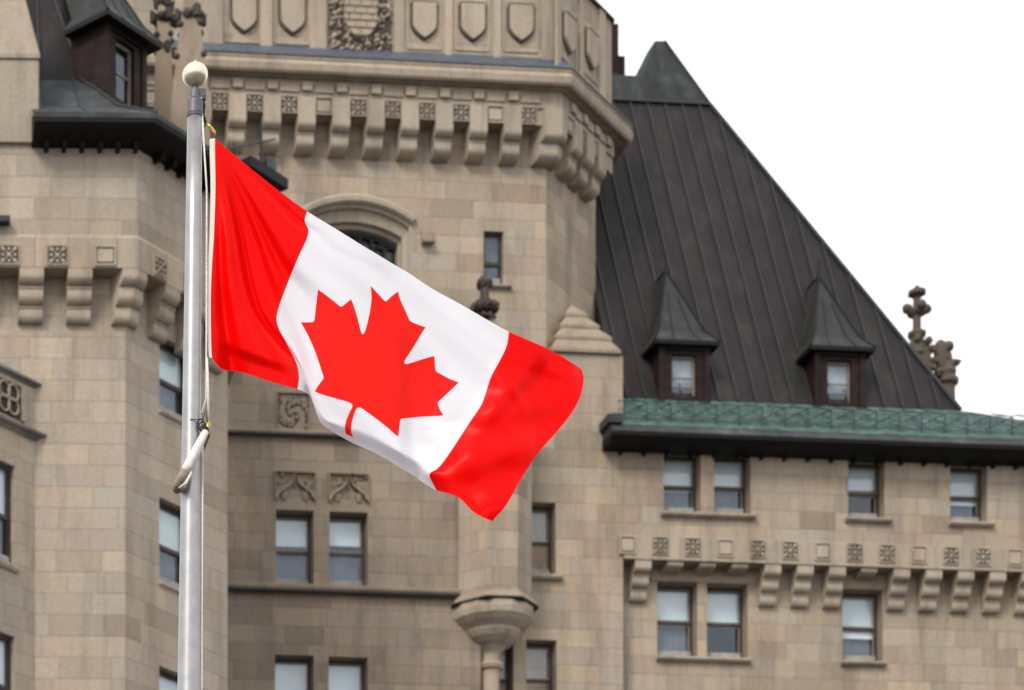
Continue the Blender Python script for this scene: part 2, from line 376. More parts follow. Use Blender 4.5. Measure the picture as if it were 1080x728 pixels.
def window(parent, M, hole, y, blind=0.5, tan=True, depth=0.40, split=0.5, fr=0.09, curt=0.0):
    """double hung sash window filling hole=(x0,x1,z0,z1) in plane y of frame M"""
    a, b, c, d = hole; yb = y + depth; h = d - c
    mb = MB(M)
    f = fr; mb.box(a, a + f, yb - 0.12, yb, c, d); mb.box(b - f, b, yb - 0.12, yb, c, d)
    mb.box(a + f, b - f, yb - 0.12, yb, d - f, d); cl_ = depth * .40 + .12; mb.box(a + f, b - f, yb - 0.14, yb, c, c + cl_, 2)
    zm = c + h * split; g = 0.045
    mb.box(a + f, b - f, yb - 0.09, yb - 0.03, zm - 0.035, zm + 0.035)
    # sash stiles: upper sash outside, lower sash behind it
    for (z0, z1, yy, mm) in ((zm + 0.035, d - f, yb - 0.085, 1 if tan else 0), (c + cl_, zm - 0.035, yb - 0.045, 1 if tan else 0)):
        mb.box(a + f, a + f + g, yy, yy + 0.035, z0, z1, mm); mb.box(b - f - g, b - f, yy, yy + 0.035, z0, z1, mm)
        mb.box(a + f + g, b - f - g, yy, yy + 0.035, z1 - g, z1, mm); mb.box(a + f + g, b - f - g, yy, yy + 0.035, z0, z0 + g, mm)
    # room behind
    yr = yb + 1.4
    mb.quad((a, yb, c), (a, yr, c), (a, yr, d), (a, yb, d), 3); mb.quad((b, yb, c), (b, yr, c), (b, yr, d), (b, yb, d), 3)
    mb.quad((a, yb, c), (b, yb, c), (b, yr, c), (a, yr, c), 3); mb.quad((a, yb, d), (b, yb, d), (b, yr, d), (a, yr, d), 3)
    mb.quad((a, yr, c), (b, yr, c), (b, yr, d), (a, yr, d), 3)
    o = mb.build('window', [FRAME, FRAMEL, SILLM, INSIDE], parent)
    p = MB(M)
    p.quad((a + f, yb - 0.07, zm), (b - f, yb - 0.07, zm), (b - f, yb - 0.07, d - f), (a + f, yb - 0.07, d - f))
    p.quad((a + f, yb - 0.03, c + cl_), (b - f, yb - 0.03, c + cl_), (b - f, yb - 0.03, zm), (a + f, yb - 0.03, zm))
    p.build('pane', GLASS, o)
    if blind > 0:
        bl = MB(M); zb = d - f - (d - c) * blind
        bl.box(a + 0.03, b - 0.03, yb + 0.03, yb + 0.042, zb, d - 0.01); bl.box(a + 0.03, b - 0.03, yb + 0.022, yb + 0.05, zb - 0.03, zb)
        bl.build('blind', BLIND, o)
    if curt > 0:
        cu = MB(M); n = 24; pts = []
        for i in range(n + 1):
            x = a + 0.02 + (b - a - 0.04) * i / n; yy = yb + 0.16 + 0.012 * math.sin(i * 1.7)
            pts += [(x, yy, c + 0.02), (x, yy, c + h * curt)]
        cu.add(pts, [(2 * i, 2 * i + 2, 2 * i + 3, 2 * i + 1) for i in range(n)])
        cu.build('curtain', CURT, o)
    return o

def hole(px0, px1, y0, y1, wy, M=None):
    xm = (px0 + px1) / 2
    return (U(px0, wy, M), U(px1, wy, M), Z(xm, y1, wy, M), Z(xm, y0, wy, M))

def sill(parent, M, x0, x1, z, y, proj=0.16, th=0.14, name='sill', mat=None):
    mb = MB(M); mb.xprism([(y + 0.1, z), (y - proj, z - 0.03), (y - proj, z - th * 0.6), (y - proj * 0.6, z - th), (y + 0.1, z - th)], x0, x1)
    return mb.build(name, mat or S_TRIM, parent, bevel=0.012)

def quarter(y0, z0, y1, z1, n=5):
    """convex quarter curve from (y0,z0) outer face down-and-in to (y1,z1)"""
    return [(y1 + (y0 - y1) * math.cos(math.pi / 2 * i / n), z0 + (z1 - z0) * math.sin(math.pi / 2 * i / n)) for i in range(n + 1)]
def corbel_profile(stages, back=0.05):
    """stages: list of (projection, top z, straight height, total height); y negative = outward"""
    pr = [(back, stages[0][1])]
    for i, (p, zt, hs_, ht) in enumerate(stages):
        pr.append((-p, zt)); nxt = stages[i + 1][0] if i + 1 < len(stages) else 0.06
        pr += quarter(-p, zt - hs_, -(nxt * .70 if nxt > .1 else nxt) - 0.02, zt - ht)
    pr.append((back, pr[-1][1]))
    return pr
def corbel_mesh(width, stages, name='corbel', mat=None):
    mb = MB(); mb.xprism(corbel_profile(stages), -width / 2, width / 2)
    # incised fillets between the rolls
    for p, zt, hs_, ht in stages[1:]:
        mb.box(-width / 2 - 0.012, width / 2 + 0.012, -p - 0.03, 0.02, zt - 0.06, zt - 0.012)
    me_o = mb.build(name, mat or S_TRIM, None, bevel=0.015)
    c = OWN[me_o.name]
    for v in me_o.data.vertices: v.co += c
    me_o.location = (0, 0, 0); return me_o
def rosette_mesh(wd, ht, kind):
    """carved square panel, local x centred, z 0..ht, face at y=0, outward negative"""
    mb = MB(); f = 0.03 if kind else .05
    mb.box(-wd/2, wd/2, 0.0, 0.06, 0, ht)
    for (a, b, c, d) in ((-wd/2, -wd/2 + f, 0, ht), (wd/2 - f, wd/2, 0, ht), (-wd/2 + f, wd/2 - f, 0, f), (-wd/2 + f, wd/2 - f, ht - f, ht)):
        mb.box(a, b, -0.035, 0.0, c, d)
    if kind:
        cx, cz = 0, ht / 2; s = min(wd, ht) / 2 - f
        for i in range(-1, 2):
            for j in range(-1, 2):
                r = s * (0.20 if (i + j) % 2 else 0.25)
                mb.blob((i * s * 0.66, -0.015, cz + j * s * 0.66), r, seg=8, rings=4, sy=0.5, mat=0)
        for dx_, dz_ in ((1, 1), (1, -1)):
            pts = [(-s * dx_, -0.02, cz - s * dz_), (s * dx_, -0.02, cz + s * dz_)]
            mb.tube(pts, 0.018, 6)
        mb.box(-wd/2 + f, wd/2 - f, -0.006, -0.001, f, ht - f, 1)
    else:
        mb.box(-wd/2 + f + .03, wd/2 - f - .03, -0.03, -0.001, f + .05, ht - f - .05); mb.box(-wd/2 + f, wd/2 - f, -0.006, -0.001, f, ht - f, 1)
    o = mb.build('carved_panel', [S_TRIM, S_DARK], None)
    c = OWN[o.name]
    for v in o.data.vertices: v.co += c
    o.location = (0, 0, 0); return o
proto_gone = []
def T(x, y, z, a=0): return Matrix.Translation((x, y, z)) @ Matrix.Rotation(R(a), 4, 'Z')

# ------------------------------------------------------------------ ground
g = MB(); g.box(-900, 900, -300, 1500, -0.5, 0.0); gr = g.build('ground', PAVE); gr['kind'] = 'structure'

# ------------------------------------------------------------------ CENTRAL TOWER
WB = 0.5                                                   # body plane
uc = U(576, WB); ue = None
F45 = M0 @ T(uc, WB, 0, 45)
ln = U(628, 0, F45)                                        # chamfer length
tw = thing('stone_tower', 'tall buff stone tower behind the flag with shield parapet and heavy corbelled cornice', 'tower', M0, (uc - 6, WB + 4, 0))
t22 = math.tan(R(22.5)); c45 = math.cos(R(45))
ex, ey = uc + ln * c45, WB + ln * c45
def tpath(d):
    return [(uc - 16, WB - d), (uc + d * t22, WB - d), (ex + d, ey - d * t22), (ex + d, ey + 8)]
# key heights read just left of the corner (photo x about 588)
def zc(y, d, x=585): return Z(x, y, WB - d)
z_cb = zc(176, 0.1)                                        # bottom of corbels
# body wall with narrow window and arched opening
nw = hole(510, 531, 244, 299, WB)
aL, aR = U(303, WB), U(443, WB); aT = Z(380, 203, WB); aB = Z(380, 420, WB)
mb = MB()
z_top = zc(100, 0.3)
wall(mb, uc - 16, uc, 0, z_top, WB, [nw, (aL - 0.2, aR + 0.2, aB, aT + 0.15)], 0.35)
mb.sweep(lambda d: tpath(d)[1:], [(0, 0), (0, z_top)])
# arch: path of opening edge (inner), segmental head
ac = U(374, WB); ir = U(424, WB) - ac; rise = .42
zs_in = Z(374, 242.5, WB + .5) - rise
def arch_pts(off, n=20):
    """segmental arches stacked upward and slightly widening; off = rise of this course above the opening"""
    hw_ = ir + .5 * off; rs_ = rise + .3 * off; Rr = (hw_ * hw_ + rs_ * rs_) / (2 * rs_); cz_ = zs_in + rise + off - Rr; a0 = math.asin(hw_ / Rr)
    return [(ac + Rr * math.sin(-a0 + 2 * a0 * i / n), cz_ + Rr * math.cos(-a0 + 2 * a0 * i / n)) for i in range(n + 1)]
def hood_pts(off, n=20):
    p = arch_pts(off, n); return [(p[0][0], aB)] + p + [(p[-1][0], aB)]
out_off = 0.62
oh = arch_pts(out_off)
# wall fill between the rectangle and the arched head
zt_ = aT + 0.15
for p, q in zip(oh, oh[1:]): mb.quad((p[0], WB, p[1]), (q[0], WB, q[1]), (q[0], WB, zt_), (p[0], WB, zt_))
mb.quad((aL - 0.2, WB, aB), (oh[0][0], WB, aB), (oh[0][0], WB, zt_), (aL - 0.2, WB, zt_))
mb.quad((oh[-1][0], WB, aB), (aR + 0.2, WB, aB), (aR + 0.2, WB, zt_), (oh[-1][0], WB, zt_))
mb.build('wall', S_MAIN, tw)
window(tw, Matrix.Identity(4), nw, WB, 0.0, False, 0.3, 0.42, 0.07, 0.98)
sill(tw, Matrix.Identity(4), nw[0] + 0.05, nw[1] + 0.25, nw[2] - 0.05, WB)
mb = MB()
prof = [(0.62, 0.0), (0.62, -0.02), (0.50, 0.04), (0.48, 0.16), (0.34, 0.20), (0.14, 0.24), (0.12, 0.42), (0.0, 0.46), (0.0, 0.9)]
rows = [[(x, WB + y, z) for x, z in hood_pts(o_)] for o_, y in prof]
n = len(rows[0]); mb.add([p for r in rows for p in r], [(i * n + j, i * n + j + 1, (i + 1) * n + j + 1, (i + 1) * n + j) for i in range(len(rows) - 1) for j in range(n - 1)])
mb.build('arch_surround', S_TRIM, tw)
mb = MB()                                                   # projecting hood mould
hp = [(0.60, 0.03), (0.60, -0.08), (0.66, -0.17), (0.80, -0.20), (0.86, -0.13), (0.90, -0.11), (0.92, 0.03)]
rows = [[(x, WB + y, z) for x, z in arch_pts(o_)] for o_, y in hp]; n = len(rows[0])
mb.add([p for r in rows for p in r], [(i * n + j, i * n + j + 1, (i + 1) * n + j + 1, (i + 1) * n + j) for i in range(len(rows) - 1) for j in range(n - 1)] + [tuple(i * n for i in range(len(rows))), tuple(i * n + n - 1 for i in range(len(rows)))])
mb.build('hood_mould', S_TRIM, tw)
# arched window with dark tracery
mb = MB(); gy = WB + 0.75; ip = arch_pts(0.0)
for i in range(len(ip) - 1):
    pass
mb.tube([(x, gy, z - 0.05) for x, z in ip], 0.08, 6)
for k in range(1, 8):
    x = ac - ir + 2 * ir * k / 8; mb.box(x - 0.04, x + 0.04, gy - 0.05, gy + 0.05, aB, zs_in + rise * 0.9)
for z in np.arange(zs_in - 2.8, zs_in + .1, 0.55): mb.box(ac - ir, ac + ir, gy - 0.03, gy + 0.03, z - 0.03, z + 0.03)
random.seed(3)
for k in range(60):
    x = ac + random.uniform(-ir, ir); z = zs_in - random.uniform(-0.2, 1.9); r = random.uniform(.1, .25); q = random.uniform(0, 6.28)
    mb.tube([(x + r * math.cos(q + a), gy - 0.05, z + r * math.sin(q + a)) for a in np.linspace(0, 4, 8)], 0.035, 5)
o = mb.build('window', [IRON], tw)
mb = MB(); pp = ip; mb.poly([(x, gy + 0.06, z) for x, z in pp] + [(ac + ir, gy + 0.06, aB), (ac - ir, gy + 0.06, aB)])
mb.build('pane', INSIDE and simple('dark_leaded_glass', (0.012, 0.014, 0.016), 0.15, spec=0.6), o)
# small stone stub to the right of the arch
p = sol(450, 259, WB); mb = MB(); mb.xprism([(WB + .1, p.z), (WB - .28, p.z), (WB - .28, p.z + .12), (WB - .14, p.z + .18), (WB - .14, p.z + .42), (WB + .1, p.z + .5)], p.x - .2, p.x + .2)
mb.build('stone_bracket', S_TRIMB, tw, bevel=0.02)

# cornice courses
mb = MB()
def bp2(d): p = tpath(d); return [p[0], p[1], (ex + d * c45, ey - d * c45), (ex + d * c45, ey + 8)]
mb.sweep(bp2, [(0, zc(133, 0.62)), (0.62, zc(133, 0.62)), (0.62, zc(115, 0.62)), (0.68, zc(115, .68)), (0.68, zc(96, 0.68))])
mb.sweep(tpath, [(0.0, zc(96, 0.68)), (0.80, zc(95, 0.80)), (0.84, zc(92, .84)), (1.06, zc(90, 1.06)), (1.12, zc(87, 1.12)), (1.16, zc(80, 1.16)), (1.10, zc(76.5, 1.10)), (1.13, zc(75, 1.13)), (1.13, zc(71.5, 1.13))])
mb.build('cornice', S_JOINT, tw)
mb = MB(); mb.sweep(tpath, [(1.13, zc(71.5, 1.13)), (1.17, zc(71.4, 1.17)), (1.17, zc(70, 1.17)), (0.78, zc(63.5, 0.78)), (0.70, zc(62, 0.70))])
mb.build('lead_flashing', LEAD, tw)
ztp = Z(U(0) * 0 + 643, 30, WB)  # placeholder, replaced below
# parapet
def ppath(d):
    p = tpath(d); p[2] = (p[2][0] - .38, p[2][1] - .38); p[3] = (p[3][0] - .38, p[3][1]); return p
dp = 0.70; zpb = zc(70, 1.13)
pe = M0 @ Vector((ex + dp, ey - dp * t22, 0)); ztp = CZ + (HY - 30) / FY * pe.y
mb = MB(); mb.sweep(ppath, [(dp, zpb - 0.2), (dp, ztp), (dp - 0.6, ztp)])
mb.sweep(ppath, [(dp - 0.6, ztp), (dp - 0.6, ztp - 2)])
mb.build('parapet_wall', S_MAIN, tw)
mb = MB(); mb.sweep(ppath, [(dp + 0.002, ztp - 0.02), (dp + 0.1, ztp - 0.02), (dp + 0.1, ztp + 0.08), (dp - 0.6, ztp + 0.14)]); mb.build('parapet_coping', BLACK, tw)
def pil(px0, px1, M, wy, z0, z1, name='pilaster'):
    b = MB(M); b.box(U(px0, wy, M0 @ M if M != I4 else M0), U(px1, wy, M0 @ M if M != I4 else M0), wy - 0.07, wy + .02, z0, z1); return b.build(name, S_TRIM, tw, bevel=0.015)
I4 = Matrix.Identity(4)
WP = WB - dp
for a, b in ((214, 235), (274, 287), (326, 344), (415, 426), (469, 477), (520, 528), (571, 584)): pil(a, b, I4, WP, zpb - .1, ztp)
b = MB(); b.xprism([(WP + .02, zpb - .1), (WP - .07, zpb - .1), (WP - .07, zpb + .2), (WP + .02, zpb + .32)], uc - 16, uc + dp * t22); b.build('parapet_base_moulding', S_TRIM, tw)
FP = T(uc + dp * t22, WB - dp, 0, 45); WFP = M0 @ FP
def shield(M, x, zt, wd, ht):
    b = MB(M); h = wd / 2
    for s_, y0, y1, mt in ((1.0, -0.05, 0.02, 1), (0.86, -0.15, -0.04, 0)):
        o_ = [(x - h * s_, zt), (x + h * s_, zt)] + [(x + h * s_ * (1 - t_ ** 1.9), zt - ht * 0.58 - ht * 0.42 * s_ * t_) for t_ in np.linspace(0, 1, 7)] \
            + [(x - h * s_ * (1 - t_ ** 1.9), zt - ht * 0.58 - ht * 0.42 * s_ * t_) for t_ in np.linspace(1, 0, 7)][1:]
        b.yprism(o_, y0, y1, mt)
    for sx in (-1, 1): b.box(x + sx * (h + .1) - .03, x + sx * (h + .1) + .03, -0.04, 0.02, zt - ht - .25, zt + .4)
    b.box(x - h - .1, x + h + .1, -.04, .02, zt - ht - .28, zt - ht - .22)
    b.box(x - h * .9, x + h * .9, -.17, .02, zt + .02, zt + .14)
    return b.build('heraldic_shield', [S_TRIM, S_DARK], tw, bevel=0.01)
def shz(px, py): return Z(px, py, WP)
for px in (257, 308, 447, 498, 549):
    x = U(px, WP); zb = Z(px, 37 if px < 300 else 38.5 + (px - 300) * 0.028 + (1.5 if px > 400 else 0), WP)
    shield(T(0, WP, 0), x, zb + 1.25, 0.92, 1.25)
for px, py in ((599, 59), (622.5, 75.5)):
    p = sol(px, py, 0, WFP); shield(FP, p.x, p.z + 1.25, 0.92, 1.25)
for a, b_ in ((585.5, 590), (610, 614), (631, 637)):
    b = MB(FP); b.box(U(a, 0, WFP), U(b_, 0, WFP), -.07, .02, zpb - .1, ztp); b.build('pilaster', S_TRIM, tw, bevel=0.015)
# foliage coat of arms panel
x0, x1 = U(346, WP), U(413, WP); zb_ = Z(380, 55, WP); zt2 = ztp - .05; nx, nz = 110, 96
rng = np.random.RandomState(4); blobs = [(rng.uniform(x0, x1), rng.uniform(zb_, zt2), rng.uniform(.04, .095)) for _ in range(330)]
xm_, zsh = (x0 + x1) / 2, zb_ + 0.62
def relief(x, z):
    h = 0
    for bx, bz, r in blobs:
        d2 = ((x - bx) ** 2 + (z - bz) ** 2) / (r * r)
        if d2 < 1: h = max(h, 0.17 * math.sqrt(1 - d2) * (0.6 + .4 * math.sin(bx * 40 + bz * 23)))
    hw2 = 0.56 * (1 if z > zsh + .3 else max(0, (z - zsh + .25) / .55) ** .5)
    if abs(x - xm_) < hw2 and z > zsh - .2: h = 0.17 - (0.05 if (abs(((z * 4.2) % 1) - .5) > .40 or abs(((x * 2.6 + (int(z * 4.2) % 2) * .5) % 1) - .5) > .44) else 0)
    return h
mb = MB(); pts = []
for j in range(nz + 1):
    for i in range(nx + 1):
        x = x0 + (x1 - x0) * i / nx; z = zb_ + (zt2 - zb_) * j / nz; e = 0 if i in (0, nx) or j in (0, nz) else 1
        pts.append((x, WP - 0.01 - e * relief(x, z), z))
mb.add(pts, [(j * (nx + 1) + i, j * (nx + 1) + i + 1, (j + 1) * (nx + 1) + i + 1, (j + 1) * (nx + 1) + i) for j in range(nz) for i in range(nx)])
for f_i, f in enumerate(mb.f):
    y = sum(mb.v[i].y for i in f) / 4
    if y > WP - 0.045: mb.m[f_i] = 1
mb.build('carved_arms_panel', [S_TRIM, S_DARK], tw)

# corbels, carved squares, frieze blocks
zt_c = zc(116, 0.66); hb = zt_c - z_cb
st = [(0.74, 0, hb * 0.52, hb * 0.66), (0.50, -hb * 0.66, hb * 0.18, hb * 0.34)]
CB = corbel_mesh(0.58, st); CBW = CB
ros = rosette_mesh(0.60, zc(115, .62) - zc(133, .62), True); pln = rosette_mesh(0.60, zc(115, .62) - zc(133, .62), False)
cxs = [250.5, 287, 324, 360.5, 397, 432.5, 468, 504.5, 541]
us = [U(x, WB - .7) for x in cxs]; pitch = (us[-1] - us[0]) / 8; print('pitch', pitch)
us = [us[-1] - pitch * k for k in range(12)][::-1]
for i, u in enumerate(us): place(CB, 'corbel', tw, T(u, WB, zt_c))
zr = zc(133, .62)
for i, u in enumerate(us + [us[-1] + pitch]):
    if u - pitch / 2 < uc: place(pln if (i % 5 == 1) else ros, 'carved_panel', tw, T(u - pitch / 2 - (.05 if i == len(us) else 0), WB - .63, zr))
# corner corbel wraps the angle
mb = MB(); pr = [(-y, z) for y, z in corbel_profile(st, 0)]
def cpath(d): return [(uc + d * t22 - 0.6, WB - d), (uc + d * t22, WB - d), (uc + d * t22 + 0.24, WB - d + 0.24)]
mb.sweep(cpath, [(max(d, -0.02), zt_c + z) for d, z in pr])
for k in (0, 2):
    mb.poly([(*cpath(max(d, -.02))[k], zt_c + z) for d, z in pr])
mb.build('corner_corbel', S_TRIM, tw)
nside = 3
for k in range(nside):
    L = 0.95 + k * 0.92
    place(CB, 'corbel', tw, T(uc, WB, 0, 45) @ T(L, 0, zt_c))
    place(ros if k % 2 else pln, 'carved_panel', tw, T(uc, WB, 0, 45) @ T(L - .46, -.63, zr))
# frieze blocks
zf0, zf1 = zc(111, .7), zc(100, .7)
def fblock(wd, pr_, za, zb_):
    b = MB(); b.box(-wd / 2, wd / 2, -pr_, .02, za, zb_); o = b.build('frieze_block', S_TRIM, None, bevel=.02)
    c = OWN[o.name]
    for v in o.data.vertices: v.co += c
    o.location = (0, 0, 0); return o
FB_a, FB_b = fblock(.34, .12, .05, zf1 - zf0), fblock(pitch - .5, .06, .02, zf1 - zf0 - .05)
for u in us: place(FB_a, 'frieze_block', tw, T(u, WB - .68, zf0)); place(FB_b, 'frieze_block', tw, T(u + pitch / 2, WB - .68, zf0))
for k in range(4):
    place(FB_a, 'frieze_block', tw, T(uc, WB, 0, 45) @ T(.5 + k * .92, -.68, zf0))
    if k < 3: place(FB_b, 'frieze_block', tw, T(uc, WB, 0, 45) @ T(.96 + k * .92, -.68, zf0) @ Matrix.Diagonal((.7, 1, 1, 1)))
bpy.data.objects.remove(FB_a); bpy.data.objects.remove(FB_b)
for q in (CB, ros, pln): pass
# dark metal stack behind the parapet
mb = MB(); wy = WB + 9
for a, b_, y0, dd in ((622, 652.5, 25, 0), (652.51, 661.5, 56, 0.2)): mb.box(U(a, wy), U(b_, wy), wy + dd, wy + 2, Z(b_, 96, wy), Z(b_, y0, wy))
mb.build('metal_stack', DORM, tw)

# ------------------------------------------------------------------ LOWER FRONT RANGE: brown wall + corner turret + stair bay
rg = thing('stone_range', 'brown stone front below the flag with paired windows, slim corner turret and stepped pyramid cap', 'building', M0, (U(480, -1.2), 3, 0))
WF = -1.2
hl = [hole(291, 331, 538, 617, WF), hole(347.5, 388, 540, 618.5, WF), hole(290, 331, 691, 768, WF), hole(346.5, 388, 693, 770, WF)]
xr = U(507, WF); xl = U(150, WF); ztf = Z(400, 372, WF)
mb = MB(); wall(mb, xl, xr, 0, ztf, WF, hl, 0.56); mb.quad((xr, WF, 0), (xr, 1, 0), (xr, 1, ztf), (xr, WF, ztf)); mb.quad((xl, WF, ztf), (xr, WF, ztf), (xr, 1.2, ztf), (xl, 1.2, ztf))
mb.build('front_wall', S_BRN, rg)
for h_, bf, cu in zip(hl, (.36, .33, .5, .48), (.45, .5, .5, .5)): window(rg, I4, h_, WF, bf, True, .54, .50, .075, cu)
for a, b_ in ((0, 1), (2, 3)):
    sill(rg, I4, hl[a][0] - .03, hl[b_][1] + .03, hl[a][2] + .0, WF, .1, .1, mat=S_TRIMB)
def course(y0, y1, x0, x1, wy, proj, name='string_course', mat=S_TRIMB, dark=True):
    z1 = Z(400, y0, wy - proj); z0 = Z(400, y1, wy - proj)
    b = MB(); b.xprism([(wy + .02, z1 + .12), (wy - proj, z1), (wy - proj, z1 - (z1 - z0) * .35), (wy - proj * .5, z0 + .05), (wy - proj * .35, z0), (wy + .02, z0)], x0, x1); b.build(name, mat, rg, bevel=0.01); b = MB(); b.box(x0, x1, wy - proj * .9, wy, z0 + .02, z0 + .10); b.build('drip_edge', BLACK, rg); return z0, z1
xt0 = U(480, WF)
course(457, 464, xl, xt0, WF, .2, mat=S_TRIMB); zs0, zs1 = course(619, 628, xl, xt0 + .1, WF, .24, mat=S_TRIMB)
# carved relief panels
from mathutils import noise as mnoise
def relief_panel(name, x0, x1, z0, z1, wy, fn, nx=64, nz=56, thr=.085):
    b = MB(); pts = []
    for j in range(nz + 1):
        for i in range(nx + 1):
            p, q = i / nx, j / nz; edge = i in (0, nx) or j in (0, nz)
            pts.append((x0 + (x1 - x0) * p, wy - (0.0 if edge else 1.5 * fn(2 * p - 1, q)) + .08 * (0 if edge else 1), z0 + (z1 - z0) * q))
    b.add(pts, [(j * (nx + 1) + i, j * (nx + 1) + i + 1, (j + 1) * (nx + 1) + i + 1, (j + 1) * (nx + 1) + i) for j in range(nz) for i in range(nx)])
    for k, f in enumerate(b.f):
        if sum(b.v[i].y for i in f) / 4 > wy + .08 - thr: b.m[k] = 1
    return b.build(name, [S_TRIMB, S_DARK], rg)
def leafy(x, y, s_=3.2, seed=0.0):
    d = mnoise.voronoi((x * s_, y * s_, seed))[0]; return max(0.0, min(1.0, (d[1] - d[0]) * 2.2)) * (0.6 + 0.4 * mnoise.noise((x * 6, y * 6, seed + 4)))
def trac(seed):
    def f(u, v):
        if abs(u) > .93 or v > .94: return .15
        a_ = abs(u); vo = .06 + .56 * max(0, 1 - a_ / .95) ** .62 + .30 * math.exp(-a_ / .10)
        if abs(v - vo) < .06 + .05 * (a_ > .75): return .15
        if v > vo: return .01 + .16 * leafy(u * 1.1, v, 3.0, seed)
        cusp = math.hypot(a_ - .52, (v - .20) * .9)
        if cusp < .17 or a_ < .045 and v > .45: return .12 * (1 - cusp * 2 if cusp < .17 else .8)
        return 0.0
    return f
for (a_, b_, y0, y1), sd_ in zip(((289, 332.5, 498, 529), (345.5, 389, 500, 531)), (1.0, 5.0)):
    relief_panel('tracery_panel', U(a_, WF), U(b_, WF), Z((a_ + b_) / 2, y1, WF), Z((a_ + b_) / 2, y0, WF), WF, trac(sd_))
def beast(u, v):
    if abs(u) > .92 or v > .95 or v < .05: return .12
    y = v * 2 - 1; r = math.hypot(u * .95, y); th = math.atan2(y, u)
    w_ = .5 + .5 * math.sin(th * 2 + r * 9 + 1.2 * mnoise.noise((u * 2, y * 2, 3)))
    return (.02 + .12 * w_ * (0.4 + .6 * leafy(u, y, 2.3, 9.0))) * (1 if r < .86 else .5) + .03 * leafy(u, y, 5, 2)
relief_panel('carved_panel', U(291, WF), U(326, WF), Z(308, 458, WF), Z(308, 414, WF), WF, beast, 60, 70, .115)
# stair bay (w = 0 plane)
bx0, bx1 = xr + .02, U(657, 0); zbt = Z(620, 374, 0)
hb_ = [hole(555, 586, 530, 606, 0), hole(555, 587, 675, 752, 0), hole(512, 541.5, 675, 752, 0)]
mb = MB(); wall(mb, bx0 - .02, bx1, 0, zbt, 0, hb_, .56); mb.quad((bx1, 0, 0), (bx1, 3, 0), (bx1, 3, zbt), (bx1, 0, zbt)); mb.build('bay_wall', S_MAIN, rg)
for h_, bf in zip(hb_, (0, 0, 0)): window(rg, I4, h_, 0, bf, True, .54, .50, .075, 0)
sill(rg, I4, hb_[0][0] - .1, hb_[0][1] + .2, hb_[0][2], 0, .2, .2)
# recessed small panel at top of the bay
# stepped pyramid cap
apx = U(604, 1.2); xa = U(655.5, -.12); hwp = xa - apx; zpa = Z(604, 323, 1.3); z0 = Z(655, 373, -.12)
mb = MB(); steps = 4
bot = [(-.12, 2.72)]
for k in range(steps):
    f0, f1 = 1 - k / steps, 1 - (k + 1) / steps
    za, zb2 = z0 + (zpa - z0) * k / steps, z0 + (zpa - z0) * (k + 1) / steps
    h0 = hwp * f0 + (.10 if k else 0); h1 = hwp * (f1 + .04) if k < steps - 1 else .04
    yc, d0, d1 = 1.3, 1.42 * f0 + (.08 if k else 0), 1.42 * (f1 + .04) if k < steps - 1 else .04
    for a0_, a1_, zz0, zz1, dd0, dd1 in ((h0, h0, za, za + .1, d0, d0), (h0, h1, za + .1, zb2, d0, d1)):
        mb.add([(apx - a0_, yc - dd0, zz0), (apx + a0_, yc - dd0, zz0), (apx + a0_, yc + dd0, zz0), (apx - a0_, yc + dd0, zz0),
                (apx - a1_, yc - dd1, zz1), (apx + a1_, yc - dd1, zz1), (apx + a1_, yc + dd1, zz1), (apx - a1_, yc + dd1, zz1)],
               [(0, 1, 5, 4), (1, 2, 6, 5), (2, 3, 7, 6), (3, 0, 4, 7), (3, 2, 1, 0), (4, 5, 6, 7)])
mb.build('pyramid_cap', S_TRIMB, rg, bevel=.02)
# slim corner turret : octagonal shaft on a moulded bowl
tcx, tcy = U(517, WF - .2), WF + .35; tr = (U(556, tcy) - U(478, tcy)) / 2 / math.cos(R(22.5)) * .98
tcx = (U(556, tcy) + U(478, tcy)) / 2
zbowl = Z(517, 628, tcy - tr)
ztur = Z(517, 430, tcy)
mb = MB(); mb.lathe((tcx, tcy, zbowl), [(tr, 0), (tr, ztur - zbowl)], 8, ang=R(22.5)); mb.build('turret_shaft', S_MAIN, rg)
mb = MB(); mb.lathe((tcx, tcy, zbowl), [(tr - .02, .25), (tr + .02, .24), (tr + .22, .0), (tr + .22, -.03)], 8, ang=R(22.5)); mb.build('string_course', S_TRIMB, rg)
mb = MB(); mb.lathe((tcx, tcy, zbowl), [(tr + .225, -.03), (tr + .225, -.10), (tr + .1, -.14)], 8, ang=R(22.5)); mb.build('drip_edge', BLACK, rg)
mb = MB()
bw = [(tr + .10, -.1), (tr + .10, -.3), (tr + .06, -.48), (tr * .93, -.64), (tr * .8, -.76), (tr * .76, -.79), (tr * .74, -.9), (tr * .66, -1.05), (tr * .52, -1.2), (tr * .4, -1.28), (tr * .33, -1.38), (.34, -1.5), (.32, -1.75), (.44, -1.8), (.46, -1.88), (.42, -1.98), (.33, -2.02), (.31, -2.25), (.31, -14)]
mb.lathe((tcx - .02, tcy, zbowl), bw, 16, ang=R(11.25)); mb.build('turret_bowl', S_TRIM, rg, smooth=False)
